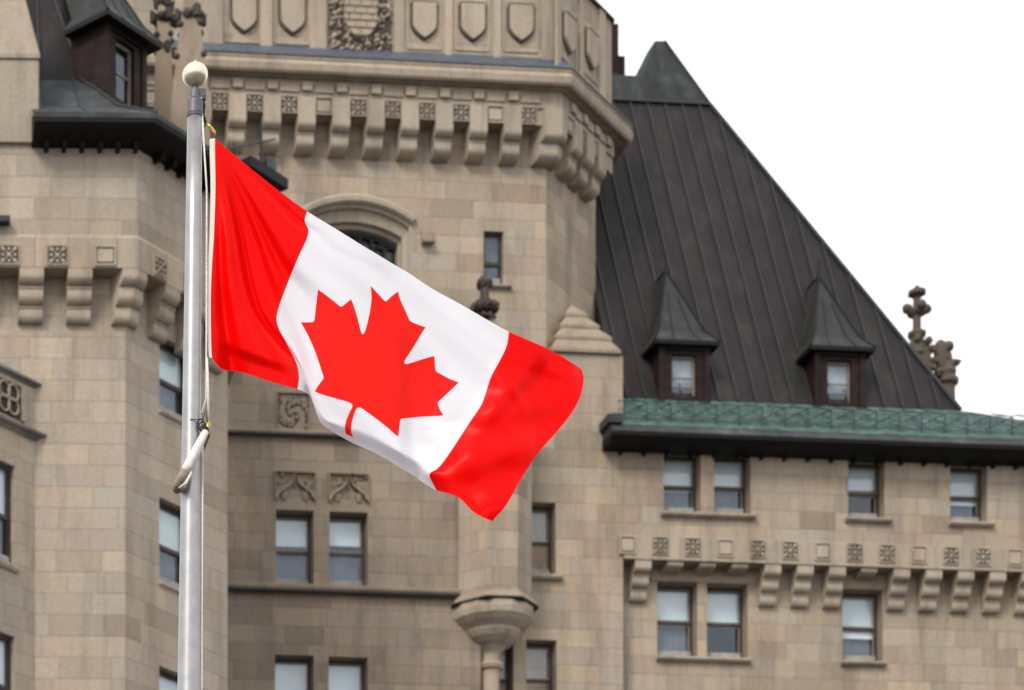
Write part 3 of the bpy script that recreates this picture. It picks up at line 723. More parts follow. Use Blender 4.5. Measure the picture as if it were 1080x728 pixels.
# turret conical roof and dark finial
zfin = Z(511, 337, tcy)
mb = MB(); mb.lathe((tcx, tcy, ztur), [(tr + .15, -.1), (tr + .15, .1), (tr, .15), (.16, zfin - ztur), (.1, zfin - ztur)], 8, ang=R(22.5)); mb.build('turret_roof', S_TRIMB, rg)
def finial(parent, M, base, H, Wd, mat, name='finial', cross=True):
    """crocketed gothic finial: stem, spreading leaf collar, bud"""
    b = MB(M); x, y, z = base
    b.lathe((x, y, z), [(Wd * .25, 0), (Wd * .2, H * .15), (Wd * .16, H * .3), (Wd * .16, H * .8), (Wd * .1, H * .85)], 8)
    for k in range(8):
        q = k * math.pi / 4
        b.blob((x + Wd * .38 * math.cos(q), y + Wd * .38 * math.sin(q), z + H * .45), Wd * .17, seg=7, rings=5, sz=1.0, jit=.25)
        b.blob((x + Wd * .30 * math.cos(q + .4), y + Wd * .30 * math.sin(q + .4), z + H * .3), Wd * .11, seg=7, rings=5, jit=.25)
    b.blob((x, y, z + H * .48), Wd * .3, jit=.1, sz=.6)
    b.blob((x, y, z + H * .84), Wd * .30, sz=.7, jit=.2); b.lathe((x, y, z + H * .84), [(Wd * .30, 0), (Wd * .16, H * .08), (.02, H * .16)], 7)
    return b.build(name, mat, parent)
finial(rg, I4, (U(511, tcy), tcy, Z(511, 356, tcy)), 2.12, .95, S_DARK)

# ------------------------------------------------------------------ RIGHT WING
wg = thing('hotel_wing', 'right-hand stone wing under steep dark metal roof with two dormers and green copper eave', 'building', M0, (6, 6, 0))
XR = U(1150, 0) + 2
WL = .62
hu = [hole(700, 739, 477, 541, 0), hole(753, 791.5, 478, 542, 0), hole(894.5, 933, 485, 547, 0), hole(1002, 1041, 489.5, 551, 0)]
z_band1 = Z(870, 573, -.0); 
xw0 = U(657, 0) + .003
zso = Z(870, 466, 0); zb0 = Z(870, 595, -.1)
mb = MB(); wall(mb, xw0, XR, zb0, zso, 0, hu, .56, 0, 1); mb.quad((xw0, 0, zb0), (XR, 0, zb0), (XR, WL, zb0), (xw0, WL, zb0))
hw_ = [hole(693, 735.5, 614, 693, WL), hole(745.5, 788.5, 616, 695, WL), hole(888.5, 931, 622, 698, WL)]
wall(mb, xw0, XR, 0, zb0, WL, hw_, .56, 0, 1)
mb.quad((XR, 0, 0), (XR, 14, 0), (XR, 14, zso), (XR, 0, zso))
mb.quad((xw0, 14, 0), (XR, 14, 0), (XR, 14, zso), (xw0, 14, zso))
mb.build('wall', [S_MAIN, S_TRIMB], wg)
for h_, bf, cu in zip(hu, (.5, .44, .36, .55), (.97, .6, 0, .97)): window(wg, I4, h_, 0, bf, True, .54, .50, .075, cu)
for h_, bf, cu in zip(hw_, (.47, .41, .56), (.97, 0, .7)): window(wg, I4, h_, WL, bf, True, .54, .52, .075, cu)
sill(wg, I4, hu[0][0] - .12, hu[1][1] + .15, hu[0][2], 0, .2, .16); sill(wg, I4, hu[2][0] - .12, hu[2][1] + .2, hu[2][2], 0, .2, .16); sill(wg, I4, hu[3][0] - .08, hu[3][1] + .2, hu[3][2], 0, .2, .16)
sill(wg, I4, hw_[0][0] - .05, hw_[1][1] + .08, hw_[0][2], WL, .2, .16); sill(wg, I4, hw_[2][0] - .08, hw_[2][1] + .08, hw_[2][2], WL, .2, .16)
# corbel band
WC = -.06
zb1 = Z(870, 572, WC); zb0b = Z(870, 596, WC)
mb = MB(); mb.xprism([(.05, zb1 + .06), (WC, zb1), (WC, zb0b), (.05, zb0b)], xw0 + .02, XR); mb.build('corbel_band', S_JOINT, wg)
htp = zb1 - zb0b
stw = [(.64, 0, .26, .42), (.42, -.42, .22, .42), (.22, -.84, .2, .4)]
CW = corbel_mesh(.56, stw); CWs = corbel_mesh(.56, [(.60, 0, .12, .24)])
rw = rosette_mesh(.56, .60, True); pw = rosette_mesh(.56, .60, False)
u0_, uN = U(679, WC), U(1053.5, WC); pit = (uN - u0_) / 11
for k in range(15):
    u = u0_ + pit * k
    if u > XR - .5: break
    over = k in (1, 2, 3, 7)
    place(CWs if over else CW, 'corbel', wg, T(u, WL, zb0b + .003))
for k in range(15):
    place(pw if k % 3 == 0 else rw, 'carved_panel', wg, T(u0_ + pit * (k - .5), WC - .01, zb1 - .62))
# lintels over lower windows
for a, b_ in ((0, 1), (2, 2)):
    mb = MB(); mb.box(hw_[a][0] - .25, hw_[b_][1] + .25, WL - .05, WL + .02, hw_[a][3] + .003, hw_[a][3] + .35); mb.build('lintel', S_TRIMB, wg)
# eave: fascia, soffit, gutter lip
EO = -.95
xe0 = U(646, EO)
zE = Z(870, 463, EO)                    # lip bottom
XE = XR + .9
mb = MB()
mb.xprism([(EO, zE), (EO, zE - .10), (EO + .15, zE - .2), (EO + .22, zE - .23), (.1, zE - .30), (.1, zE)], xe0, XE)
for k in range(60):
    x = xe0 + .6 + k * .81
    if x < XE - .3: mb.box(x - .05, x + .05, -.22, .05, zE - .40, zE - .28)
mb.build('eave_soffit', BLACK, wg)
mb = MB(); mb.xprism([(EO - .03, zE + .002), (EO - .03, zE + .04), (EO + .25, zE + .34), (.1, zE + .34), (.1, zE + .002)], xe0 + .01, XE)
mb.box(xe0 - .1, U(657.5, EO), EO + .1, .1, zE + .345, zE + .62)
mb.build('gutter_lip', ROOFL, wg)
WR = .95; zR = Z(860, 427.5, WR)
xl_ = ex - .05
# copper skirt
xs0 = U(658, EO)
xk = sol(1013, 431, WR).x
mb = MB(); mb.add([(xs0, EO + .2, zE + .31), (XE, EO + .2, zE + .31), (xk + .2, WR, zR), (xs0, WR, zR)], [(0, 1, 2, 3)])
mb.add([(XE, EO + .2, zE + .31), (XE, 10, zE + .31), (xk + .2, 8, zR), (xk + .2, WR, zR)], [(0, 1, 2, 3)])
mb.add([(xs0, EO + .22, zE + .345), (xs0, WR, zR), (xs0, WR, zE + .345)], [(0, 1, 2)])
mb.build('copper_skirt', COPPER, wg)
# main roof plane : pitch 65 deg about the foot line y=WR,z=zR
PT = R(64.5); tp = math.tan(PT)
def roofpt(px, py):
    d = Vector(((px - CX) / FY, 1.0, (HY - py) / FY)); Mi = M0.inverted(); o = Mi @ CAMO; dd = Mi.to_3x3() @ d
    # plane: z - zR = tp*(y-WR)
    t = (zR - o.z + tp * (o.y - WR)) / (dd.z - tp * dd.y) ; p = o + dd * t; return p
def rz(x, z): return Vector((x, WR + (z - zR) / tp, z))
E1 = roofpt(1012, 431.5); C1 = roofpt(749, 112); P2 = roofpt(700.5, 45); P1 = roofpt(690, 45); Q1 = roofpt(677, 82); 
zrd = Q1.z; E0 = rz(xl_, zR); Q0 = rz(xl_, zrd)
mb = MB()
zcut = C1.z
mb.poly([E0, rz(E1.x, zR), rz(C1.x, zcut), rz(xl_, zcut)])
ycen = WR + (P2.z - zR) / tp + .3
def mir(p): return Vector((p.x, 2 * ycen - p.y, p.z))
A = [E0, rz(E1.x, zR), rz(C1.x, zcut), rz(xl_, zcut)]
mb.poly([mir(p) for p in A][::-1]); 
mb.poly([A[1], mir(A[1]), mir(A[2]), A[2]]); mb.poly([A[0], A[3], mir(A[3]), mir(A[0])])
mb.build('main_roof', ROOF, wg)
mb = MB(); off = Vector((0, -.06, .03))
top = [rz(xl_, zcut) + off, rz(C1.x, zcut) + off + Vector((.05, 0, 0)), P2 + off, P1 + off, Q1 + off, Q0 + off]
mb.poly(top); bk = [mir(p) for p in top]; mb.poly(bk[::-1])
for i in range(1, 5): mb.quad(top[i], bk[i], bk[i + 1] , top[i + 1])
mb.build('roof_cap', ROOFG, wg)
mb = MB()
sp = .645; x = xl_ + .3
nrm = Vector((0, -math.sin(PT), math.cos(PT)))
def seam(b, p, q, wd=.03, hh=.06, nn=None):
    nn = nn or nrm; t = (q - p).normalized(); s_ = t.cross(nn).normalized() * wd
    v = [p - s_, p + s_, q + s_, q - s_]; v2 = [a + nn * hh for a in v]
    b.add(v + v2, [(0, 1, 2, 3), (4, 5, 6, 7), (0, 1, 5, 4), (1, 2, 6, 5), (2, 3, 7, 6), (3, 0, 4, 7)])
while x < E1.x:
    zt = zcut if x < C1.x else zcut + (zR - zcut) * (x - C1.x) / (E1.x - C1.x)
    if zt - zR > .3: seam(mb, rz(x, zR), rz(x, zt))
    x += sp
seam(mb, rz(E1.x, zR), rz(C1.x, zcut), .06, .09); seam(mb, rz(C1.x, zcut), P2, .03, .10)
seam(mb, rz(xl_, zcut), rz(C1.x, zcut), .04, .11)
mb.build('roof_seams', SEAM, wg)
# dormers -------------------------------------------------
CURTD = simple('pale_grey_net_curtain', (0.30, 0.33, 0.36), 0.9, var=0.35, scale=2.2)
def dormer(parent, M, wd=1.75, h=1.9, over=.26, rise=3.3, back=1.6, deep=4.5, wwin=.84, hwin=1.45, wz=.14, curt=CURTD):
    """local: front plane y=0, x centred, base z=0"""
    MM = M
    b = MB(MM); a, c = -wwin / 2, wwin / 2; H2 = wd / 2; hz = (wz, wz + hwin)
    wall(b, -H2, H2, -.15, h, 0, [(a, c, hz[0], hz[1])], .3)
    b.quad((-H2, 0, -.15), (-H2, deep, -.15), (-H2, deep, h), (-H2, 0, h)); b.quad((H2, 0, -.15), (H2, deep, -.15), (H2, deep, h), (H2, 0, h))
    for x in (-H2 + .08, H2 - .08): b.box(x - .1, x + .1, -.06, 0, -.15, h)
    b.box(-H2, H2, -.08, -.001, h - .16, h)
    o = b.build('dormer', DORM, parent)
    # flared hipped roof
    b = MB(MM); e = H2 + over; f = e * .72; zf = h + rise * .14
    F = [(-e, -over, h), (e, -over, h)]; yb = deep
    A_, B_ = Vector((-e, -over - .02, h + .07)), Vector((e, -over - .02, h + .07))
    C_, D_ = Vector((-f, -over + back * .28, zf + .12)), Vector((f, -over + back * .28, zf + .12)); P = Vector((0, back, h + rise)); PB = Vector((0, back + deep, h + rise - .02))
    Ab, Bb = Vector((-e, yb, h + .07)), Vector((e, yb, h + .07)); Cb, Db = Vector((-f, yb, zf + .12)), Vector((f, yb, zf + .12))
    b.quad(A_, B_, D_, C_); b.poly([C_, D_, P]); b.quad(B_, Bb, Db, D_); b.poly([D_, Db, PB, P]); b.quad(A_, C_, Cb, Ab); b.poly([C_, P, PB, Cb])
    b.box(-e, e, -over - .02, yb, h - .07, h + .068, 1)
    for p, q in ((A_, C_), (C_, P), (B_, D_), (D_, P), (P, PB), (P, P + Vector((0, .0, .55)))): b.tube([p, q], (.045 if q.z < h + rise + .1 else .035), 6, 1)
    for s_ in (-.33, .33):
        b.tube([A_.lerp(B_, .5 + s_ * .62), C_.lerp(D_, .5 + s_ * .62), C_.lerp(D_, .5 + s_ * .62).lerp(P, .55 if s_ > 0 else .65)], .022, 5, 1)
    b.build('dormer_roof', [DORMR, BLACK], o)
    b = MB(MM); y = .22; f_ = .06
    b.box(a, a + f_, y - .08, y, *hz); b.box(c - f_, c, y - .08, y, *hz); b.box(a + f_, c - f_, y - .08, y, hz[1] - f_ * 1.3, hz[1]); b.box(a + f_, c - f_, y - .08, y, hz[0], hz[0] + f_)
    zm = (hz[0] + hz[1]) / 2; b.box(a + f_, c - f_, y - .06, y, zm - .025, zm + .025)
    b.quad((a, y + .1, hz[0]), (c, y + .1, hz[0]), (c, y + .1, hz[1]), (a, y + .1, hz[1]), 1)
    b.quad((a + f_, y - .03, hz[0]), (c - f_, y - .03, hz[0]), (c - f_, y - .03, hz[1]), (a + f_, y - .03, hz[1]), 2)
    b.build('window', [FRAMEL, curt, GLASS], o)
    return o
WD = WR - .05
for pc, pyb in ((721.5, 424), (885.5, 430)):
    x = U(pc, WD); z = Z(pc, pyb, WD) ; dormer(wg, T(x, WD, z))
# snow guard rails on the copper skirt
mb = MB(); xs_ = U(652, 0); k = 0
def skirt(x, t_): return Vector((x, EO + .22 + (WR - EO - .22) * t_, zE + .345 + (zR - zE - .345) * t_))
nsk = Vector((0, -.7, .7))
while xs_ < XE - .8:
    lo = skirt(xs_, .12); up = lo + Vector((0, -.04, .62)); bk_ = skirt(xs_, .95)
    mb.tube([lo, up], .024, 5); mb.tube([up, bk_], .02, 5); mb.tube([lo.lerp(up, .5), skirt(xs_, .6)], .012, 5)
    if xs_ < XE - 1.7: mb.tube([skirt(xs_, .3), skirt(xs_ + .79, .12) + Vector((0, -.04, .62))], .018, 5)
    xs_ += .79
for t_ in (.15, .32, .49, .66, .83, 1.0):
    a = skirt(U(652, 0), .12).lerp(skirt(U(652, 0), .12) + Vector((0, -.04, .62)), t_); b2 = Vector((xs_ - .79, a.y, a.z)); mb.tube([a, b2], .013, 5)
mb.build('snow_guard', simple('dark_green_iron', (0.03, 0.05, 0.045), 0.6), wg)
# distant stone pinnacles behind the roof
wy = 13
def zz(px, py): return Z(px, py, wy)
zp = zz(968, 302); H = zp - zz(968, 352)
def pinn_base(px, pw_, ytop, ybot, name='pinnacle_shaft'):
    x = U(px, wy); s_ = pw_ / FY * 108 / 2; b = MB(); b.box(x - s_, x + s_, wy - s_, wy + s_, zz(px, ybot), zz(px, ytop)); b.build(name, S_TRIM, wg, bevel=.03)
b = MB(); x = U(967, wy)
b.lathe((x, wy, 0), [(.38, zz(968, 375)), (.26, zz(968, 358)), (.36, zz(968, 354)), (.36, zz(968, 351)), (.17, zz(968, 348)), (.15, zz(968, 314)), (.22, zz(968, 313)), (.36, zz(968, 311)), (.34, zz(968, 307)), (.14, zz(968, 304.5)), (.04, zz(968, 301))], 8)
for sx, sy in ((1, 0), (-1, 0), (0, 1), (0, -1)):
    b.blob((x + sx * .40, wy + sy * .40, zz(968, 326)), .19, seg=9, rings=6, sz=1.0, jit=.12); b.blob((x + sx * .22, wy + sy * .22, zz(968, 329)), .18, jit=.1, sz=.9)
b.blob((x, wy, zz(968, 328)), .27, sz=.8)
b.build('pinnacle', S_OLD, wg)
b = MB(); x = U(971, wy); b.box(x - .28, x + .28, wy - .3, wy + .3, zz(973, 470), zz(973, 372)); b.xprism([(wy - .3, zz(973, 372)), (wy + .3, zz(973, 372)), (wy, zz(973, 358))], x - .28, x + .28)
for k, (px, py) in enumerate(((978, 363), (981, 372), (984, 384), (966, 360), (981, 391), (988, 396))): b.blob((U(px - 2, wy), wy - .3, zz(px, py)), .15, jit=.25)
b.build('pinnacle_shaft', S_OLD, wg)
b = MB(); x = U(997, wy)
b.lathe((U(991.5, wy), wy, 0), [(.2, zz(995, 400)), (.26, zz(995, 385)), (.25, zz(995, 366)), (.17, zz(995, 361)), (.05, zz(995, 358.5))], 8)
b.blob((U(999, wy), wy, zz(999, 366)), .22, jit=.25); b.blob((U(1000, wy), wy, zz(999, 377)), .16, jit=.25, sz=1.6)
b.tube([(U(994, wy), wy, zz(997, 390)), (U(1003, wy), wy, zz(997, 383)), (U(1009, wy), wy, zz(997, 381))], [.25, .16, .12], 8); b.blob((U(1008, wy), wy, zz(997, 382)), .2, jit=.2, sz=.6)
b.tube([(U(1007, wy), wy, zz(997, 384)), (U(1001, wy), wy, zz(997, 402))], .09, 6)
b.lathe((U(998, wy), wy, 0), [(.36, zz(997, 470)), (.34, zz(997, 408)), (.48, zz(997, 405)), (.46, zz(997, 401)), (.35, zz(997, 398)), (.4, zz(997, 393)), (.2, zz(997, 386))], 8)
b.build('pinnacle', S_OLD, wg)

# ------------------------------------------------------------------ LEFT TOWER
lt = thing('octagonal_tower', 'pale stone tower left of the flagpole with dark flared eave and a single dormer', 'tower', ML, (-3, 4, 0))
FL = ML @ T(0, 0, 0, 45)
lnl = U(240, 0, FL)
exl = lnl * c45
du = .62
exu = U(256, -du, FL) * c45; exe = U(300, -du - .95, FL) * c45 - .6
def lpath(d): return [(-7.5, -d), (d * t22, -d), (exu + d, exu - d * t22), (exu + d, exu + 6)]
def zl(px, py, d=0): return Z(px, py, -d, ML)
zlb = zl(120, 283, du + .02); zlt = zl(100, 140, du)
# holes on the 45 degree face
def hole45(px0, px1, y0, y1):
    a = sol(px0, y0, 0, FL); b_ = sol(px0, y1, 0, FL); return (a.x, U(px1, 0, FL), b_.z, a.z)
hl5 = [hole45(168, 203, 353, 431), hole45(168, 203, 524, 612), hole45(168, 203, 702, 790)]
mb = MB(); wall(mb, -7.5, 0, 0, zlb, 0, [], .4)
mb.M = T(0, 0, 0, 45); wall(mb, 0, lnl, 0, zlb, 0, hl5, .38); mb.M = I4
mb.quad((exl, exl, 0), (exl, exl + 8, 0), (exl, exl + 8, zlb), (exl, exl, zlb))
mb.build('lower_wall', S_LEFT, lt)
for h_ in hl5: window(lt, T(0, 0, 0, 45), h_, 0, .42, False, .34, .47, .08, .9)
for h_ in hl5: sill(lt, T(0, 0, 0, 45), h_[0] - .04, h_[1] + .04, h_[2], 0, .07, .14)
zbt2 = zl(100, 247, du + .05)
mb = MB(); mb.sweep(lpath, [(0, zlb), (du, zlb), (du, zlt)]); mb.build('upper_wall', S_LEFT, lt)
mb = MB(); mb.sweep(lpath, [(du + .001, zlb - .001), (du + .05, zlb), (du + .05, zbt2 - .1), (du, zbt2)]); mb.build('corbel_band', S_JOINT, lt)
zc0 = zlb; hl_ = zlb - zl(120, 342, .1)
sl = [(.66, 0, hl_ * .16, hl_ * .33), (.45, -hl_ * .33, hl_ * .17, hl_ * .35), (.24, -hl_ * .68, hl_ * .16, hl_ * .32)]
CL = corbel_mesh(.68, sl); rl = rosette_mesh(.6, .56, True); pl = rosette_mesh(.6, .56, False)
for px in (-19, 33, 84): place(CL, 'corbel', lt, T(U(px, -.5, ML), 0, zc0 + .002))
pr = [(-y, z) for y, z in corbel_profile(sl, 0)]
def cpl(d): return [(d * t22 - .42, -d), (d * t22, -d), (d * t22 + .3, -d + .3)]
mb = MB(); mb.sweep(cpl, [(max(d, -.02), zc0 + z) for d, z in pr])
for k in (0, 2): mb.poly([(*cpl(max(d, -.02))[k], zc0 + z) for d, z in pr])
mb.build('corner_corbel', S_TRIM, lt)
for L in (1.35, 2.7, 4.05): place(CL, 'corbel', lt, T(0, 0, 0, 45) @ T(L, 0, zc0 + .002))
zrl = zlb + (zl(60, 261, du) - zl(60, 279, du)) * .1
for px, kk in ((9.5, rl), (60.5, rl), (111, pl)): place(kk, 'carved_panel', lt, T(U(px, -du - .06, ML), -du - .06, zrl))
for L, kk in ((.72, rl), (2.05, rl), (3.4, pl)): place(kk, 'carved_panel', lt, T(0, 0, 0, 45) @ T(L, -du - .06, zrl))
# pier at far left with sloped cap
x1p = U(41, -.74, ML)
mb = MB(); zpc = zl(30, 56, 1.05); zpb_ = zl(30, 150, .74)
mb.box(x1p - 2.4, x1p, -.74, -.3, zpb_, zpc)
mb.box(x1p - 2.5, x1p + .03, -.8, -.3, zpc, zpc + .1)
mb.add([(x1p - 2.5, -.8, zpc + .1), (x1p + .03, -.8, zpc + .1), (x1p + .03, .3, zpc + .1), (x1p - 2.5, .3, zpc + .1), (x1p - 2.0, -.5, zpc + 1.8), (x1p - .35, -.5, zpc + 1.8), (x1p - .35, 0, zpc + 1.8), (x1p - 2., 0, zpc + 1.8)],
       [(0, 1, 5, 4), (1, 2, 6, 5), (2, 3, 7, 6), (3, 0, 4, 7), (4, 5, 6, 7)])
mb.box(x1p - 2.0, x1p - .35, -.5, 0, zpc + 1.8, zpc + 4)
mb.build('stone_pier', S_TRIM, lt, bevel=.02)
mb = MB(); x5 = U(5, -.66, ML); mb.box(x5 - .5, x5 + .13, -du - .3, -du, zl(5, 233, du + .3), zl(5, 227, du + .3)); mb.build('iron_bracket', IRON, lt)
# flared eave
dE = du + .95
zEe = zl(100, 122, dE)
mb = MB(); 
def lp2(d): return [(U(36, -d, ML), -d), (d * t22, -d), (exl + d, exl - d * t22), (exl + d, exl + 8)]
def lp3(d): return [(x1p - .2, -d), (d * t22, -d), (exe + d * 0.4, exe - d), (exe + d * .4, exe + 6)]
mb.sweep(lp3, [(du - .1, zEe - .42), (du + .02, zEe - .42), (dE - .35, zEe - .3), (dE - .05, zEe - .22), (dE, zEe - .16), (dE, zEe + .02)])
mb.poly([(x1p - .2, -d, zEe + z) for d, z in ((du - .1, -.42), (dE - .35, -.3), (dE, -.16), (dE, .02), (du - .1, .5))])
for k in range(8): x = x1p + .2 + k * .5; (mb.box(x - .06, x + .06, -du - .35, -du, zEe - .55, zEe - .36) if x < .3 else None)
mb.M = T(0, 0, 0, 45)
for k in range(10): x = .5 + k * .55; mb.box(x - .06, x + .06, -du - .35, -du, zEe - .55, zEe - .36)
mb.M = I4
mb.build('eave_soffit', BLACK, lt)
dR = -2.2; zRf = zl(88, 85, dR)
mb = MB(); mb.sweep(lp3, [(dE + .02, zEe - .06), (dE + .02, zEe + .08), ((dE + dR) / 2, (zEe + zRf) / 2 - .25), (dR, zRf)]); mb.build('roof_skirt', ROOFL, lt)
mb = MB()
def FL_l(L, d, z): return Vector((L * c45 + d * c45, L * c45 - d * c45, z))
kc = lp3(dR)[1]
R5 = ML @ T(kc[0], kc[1], 0, 45); l5 = U(146, 0, R5)
def lp4(i): return [(x1p - .4, kc[1] + i), (kc[0] - i * 1.0, kc[1] + i), (kc[0] + l5 * c45 - i * .75, kc[1] + l5 * c45 + i * .1), (kc[0] + l5 * c45 - i * .75, kc[1] + 6)]
rowsz = [(0, zRf - .4), (0, zRf), (1.0, zRf + 3.6), (1.8, zRf + 7)]
rows = [[(x, y, z) for x, y in lp4(i)] for i, z in rowsz]
mb.add([p for r in rows for p in r], [(i * 4 + j, i * 4 + j + 1, (i + 1) * 4 + j + 1, (i + 1) * 4 + j) for i in range(3) for j in range(3)]); mb.build('main_roof', ROOF, lt)
mb = MB()
for k in range(6):
    x = x1p - .2 + k * .5
    if x < kc[0] - 1.0: seam(mb, Vector((x, kc[1] - .02, zRf)), Vector((x, kc[1] + .98, zRf + 3.6)), .025, .06, Vector((0, -.9, .42)))
for i_ in (0, 1, 2): a_, b_ = rows[i_][1], rows[min(i_ + 1, 3)][1]; mb.tube([a_, b_], .05, 6)
for k in range(7):
    x = x1p + .3 + k * .95
    if x < lp3(dR)[1][0] + .6: mb.tube([(x, -dE, zEe + .09), (x, -(dE + dR) / 2, (zEe + zRf) / 2 - .23), (x, -dR - .05, zRf)], .025, 5)
a = lp3(dE)[1]; b2 = lp3(dR)[1]
mb.tube([(*a, zEe + .1), (*lp3((dE + dR) / 2)[1], (zEe + zRf) / 2 - .22), (*b2, zRf + .02)], .05, 6)
for k in range(4):
    L_ = .9 + k * .95
    mb.tube([tuple(FL_l(L_, dE, zEe + .09)), tuple(FL_l(L_ - .1, (dE + dR) / 2, (zEe + zRf) / 2 - .23)), tuple(FL_l(L_ - .2, dR, zRf))], .025, 5)
mb.build('roof_seams', SEAM, lt)
# dormer on the angled side of the roof
FD = T(0, 0, 0, 45)
DY = 1.3
pd = sol(111, 99, DY, FL); pe_ = sol(153, 99, DY, FL); pz = sol(111, 22, DY, FL); dwd = pe_.x - pd.x
dm = dormer(lt, FD @ T((pd.x + pe_.x) / 2, DY, pd.z), wd=dwd, h=pz.z - pd.z, over=.34, rise=3.0, back=1.3, deep=1.25, wwin=dwd * .46, hwin=(pz.z - pd.z) * .82, wz=.1, curt=INSIDE)
# iron post and rails on the skirt roof seen over the flag's upper edge
mb = MB(FD)
yy_ = -dE + .9
for px, y0, y1, r in ((275.5, 128, 178, .045), (247, 150, 170, .03)): x = U(px, yy_, FL); mb.tube([(x, yy_, Z(px, y1 + 10, yy_, FL)), (x, yy_, Z(px, y0, yy_, FL))], r, 6)
for ya, yb_ in ((158, 147), (176, 168)): mb.tube([(U(236, yy_, FL), yy_, Z(236, ya, yy_, FL)), (U(290, yy_, FL), yy_, Z(290, yb_, yy_, FL))], .028, 6)
mb.build('roof_railing', IRON, lt)
ye_ = -dE + .3; mb = MB(FD); a_ = sol(262, 165, ye_, FL); b_ = sol(301, 190, ye_, FL); mb.box(a_.x, b_.x, ye_ - .1, ye_ + .5, b_.z - .3, b_.z); mb.build('eave_return', BLACK, lt)
mb = MB(FD); a_ = sol(281, 166, yy_, FL); b_ = sol(291, 192, yy_, FL); mb.box(a_.x, b_.x, yy_ - .02, yy_ + .4, b_.z, a_.z); mb.build('vent_box', simple('dark_green_painted_metal', (0.016, 0.028, 0.027), 0.5), lt)
# pinnacles rising behind the eave, beside the ball of the pole
def crocket_pinnacle(px, wy_, y0, y1, wpx, collar):
    x = U(px, wy_, ML); k = (ML @ Vector((x, wy_, 0))).y / FY; b = MB()
    zt, zb2 = Z(px, y0, wy_, ML), Z(px, y1, wy_, ML); s_ = wpx * k / 2
    b.lathe((x, wy_, 0), [(s_, zb2 - 6), (s_, zb2), (s_ * .9, zb2 + (zt - zb2) * .2), (s_ * .35, zt)], 4, ang=R(45 - 10))
    for q in range(4):
        for j, t_ in enumerate((.5, .78)):
            r = s_ * (1 - t_ * .62); aa = R(35) + q * math.pi / 2
            b.blob((x + r * math.cos(aa), wy_ + r * math.sin(aa), zb2 + (zt - zb2) * t_), .10, seg=9, rings=6, jit=.12, mat=1)
    for (yy, rr) in collar:
        zc_ = Z(px, yy, wy_, ML)
        for q in range(4):
            ca, sa = math.cos(q * math.pi / 2 + .3), math.sin(q * math.pi / 2 + .3); r = rr * k
            b.tube([(x + r * .2 * ca, wy_ + r * .2 * sa, zc_ - .25), (x + r * .7 * ca, wy_ + r * .7 * sa, zc_ - .1), (x + r * 1.05 * ca, wy_ + r * 1.05 * sa, zc_ + .02), (x + r * 1.1 * ca, wy_ + r * 1.1 * sa, zc_ - .22)], [.07, .13, .15, .08], 8, 1)
            b.blob((x + r * .75 * math.cos(q * 1.571 + 1.1), wy_ + r * .75 * math.sin(q * 1.571 + 1.1), zc_ - .05), r * .36, seg=10, rings=7, jit=.12, mat=1)
        b.lathe((x, wy_, zc_), [(r * .3, -.3), (r * .7, -.1), (r * .75, .06), (r * .3, .2)], 8, 0)
    b.build('pinnacle', [S_TRIMB, S_DARK], lt)
random.seed(11)
crocket_pinnacle(201, 6.0, 2, 130, 58, ((17, 14),))
crocket_pinnacle(173, 7.5, -45, 125, 30, ((3, 8), (19, 12), (52, 8)))
# balcony bay, lower left
FB0 = sol(37, 450, 0, ML)
bxr = FB0.x
def bpath(d): return [(bxr - 8, -2.6 - d), (bxr - 2.6 - d * t22, -2.6 - d), (bxr + d * 1.414 , 0.0)] 
FBm = T(bxr - 2.6, -2.6, 0, 45); FBW = ML @ FBm
zb_t = Z(30, 402, 0, FBW); zb_m = Z(30, 455, 0, FBW)
Lb = 2.6 * 1.414
hb1 = []
for y0, y1 in ((492, 596), (672, 775)):
    a = sol(15.5, y0, 0, FBW); b_ = sol(15.5, y1, 0, FBW); hb1.append((a.x - 1.15, a.x, b_.z, a.z))
mb = MB(); mb.M = FBm; wall(mb, 0, Lb, 0, zb_t, 0, hb1, .3); mb.M = I4
mb.quad((bxr - 8, -2.6, 0), (bxr - 2.6, -2.6, 0), (bxr - 2.6, -2.6, zb_t), (bxr - 8, -2.6, zb_t)); mb.build('bay_wall', S_LEFT, lt)
for h_ in hb1: window(lt, FBm, h_, 0, .5, False, .26, .47, .1, .6)
for h_ in hb1: sill(lt, FBm, h_[0] - .1, h_[1] + .12, h_[2], 0, .1, .22)
def led(z, d0, d1, th, nm='bay_ledge'):
    b = MB(); b.sweep(bpath, [(0, z - th), (d0, z - th * .6), (d1, z - th * .3), (d1, z), (0, z + .12), (-.5, z + .14)]); b.build(nm, S_LEDGE, lt)
led(zb_t, .06, .14, .14); led(zb_m, .1, .24, .22)
b = MB(FBm)
zq = (zb_t + zb_m) / 2 - .05; hq = (zb_t - zb_m) / 2 - .22
for k in range(2):
    xq = U(8, 0, FBW) - k * 1.5
    b.box(xq - .6, xq + .6, -.006, 0.02, zq - hq, zq + hq, 1)
    for i_ in range(4):
        q = R(45 + 90 * i_); b.tube([(xq + .27 * math.cos(q) + .22 * math.cos(a), -.05, zq + .27 * math.sin(q) + .22 * math.sin(a)) for a in np.linspace(0, 6.28, 12)], .03, 6)
    for i_ in (-1, 1): b.box(xq + i_ * .62 - .06, xq + i_ * .62 + .06, -.1, -.0, zq - hq, zq + hq)
b.build('quatrefoil_panel', [S_TRIM, S_DARK], lt)

for q in (CB, ros, pln, CW, CWs, rw, pw, CL, rl, pl): bpy.data.objects.remove(q)

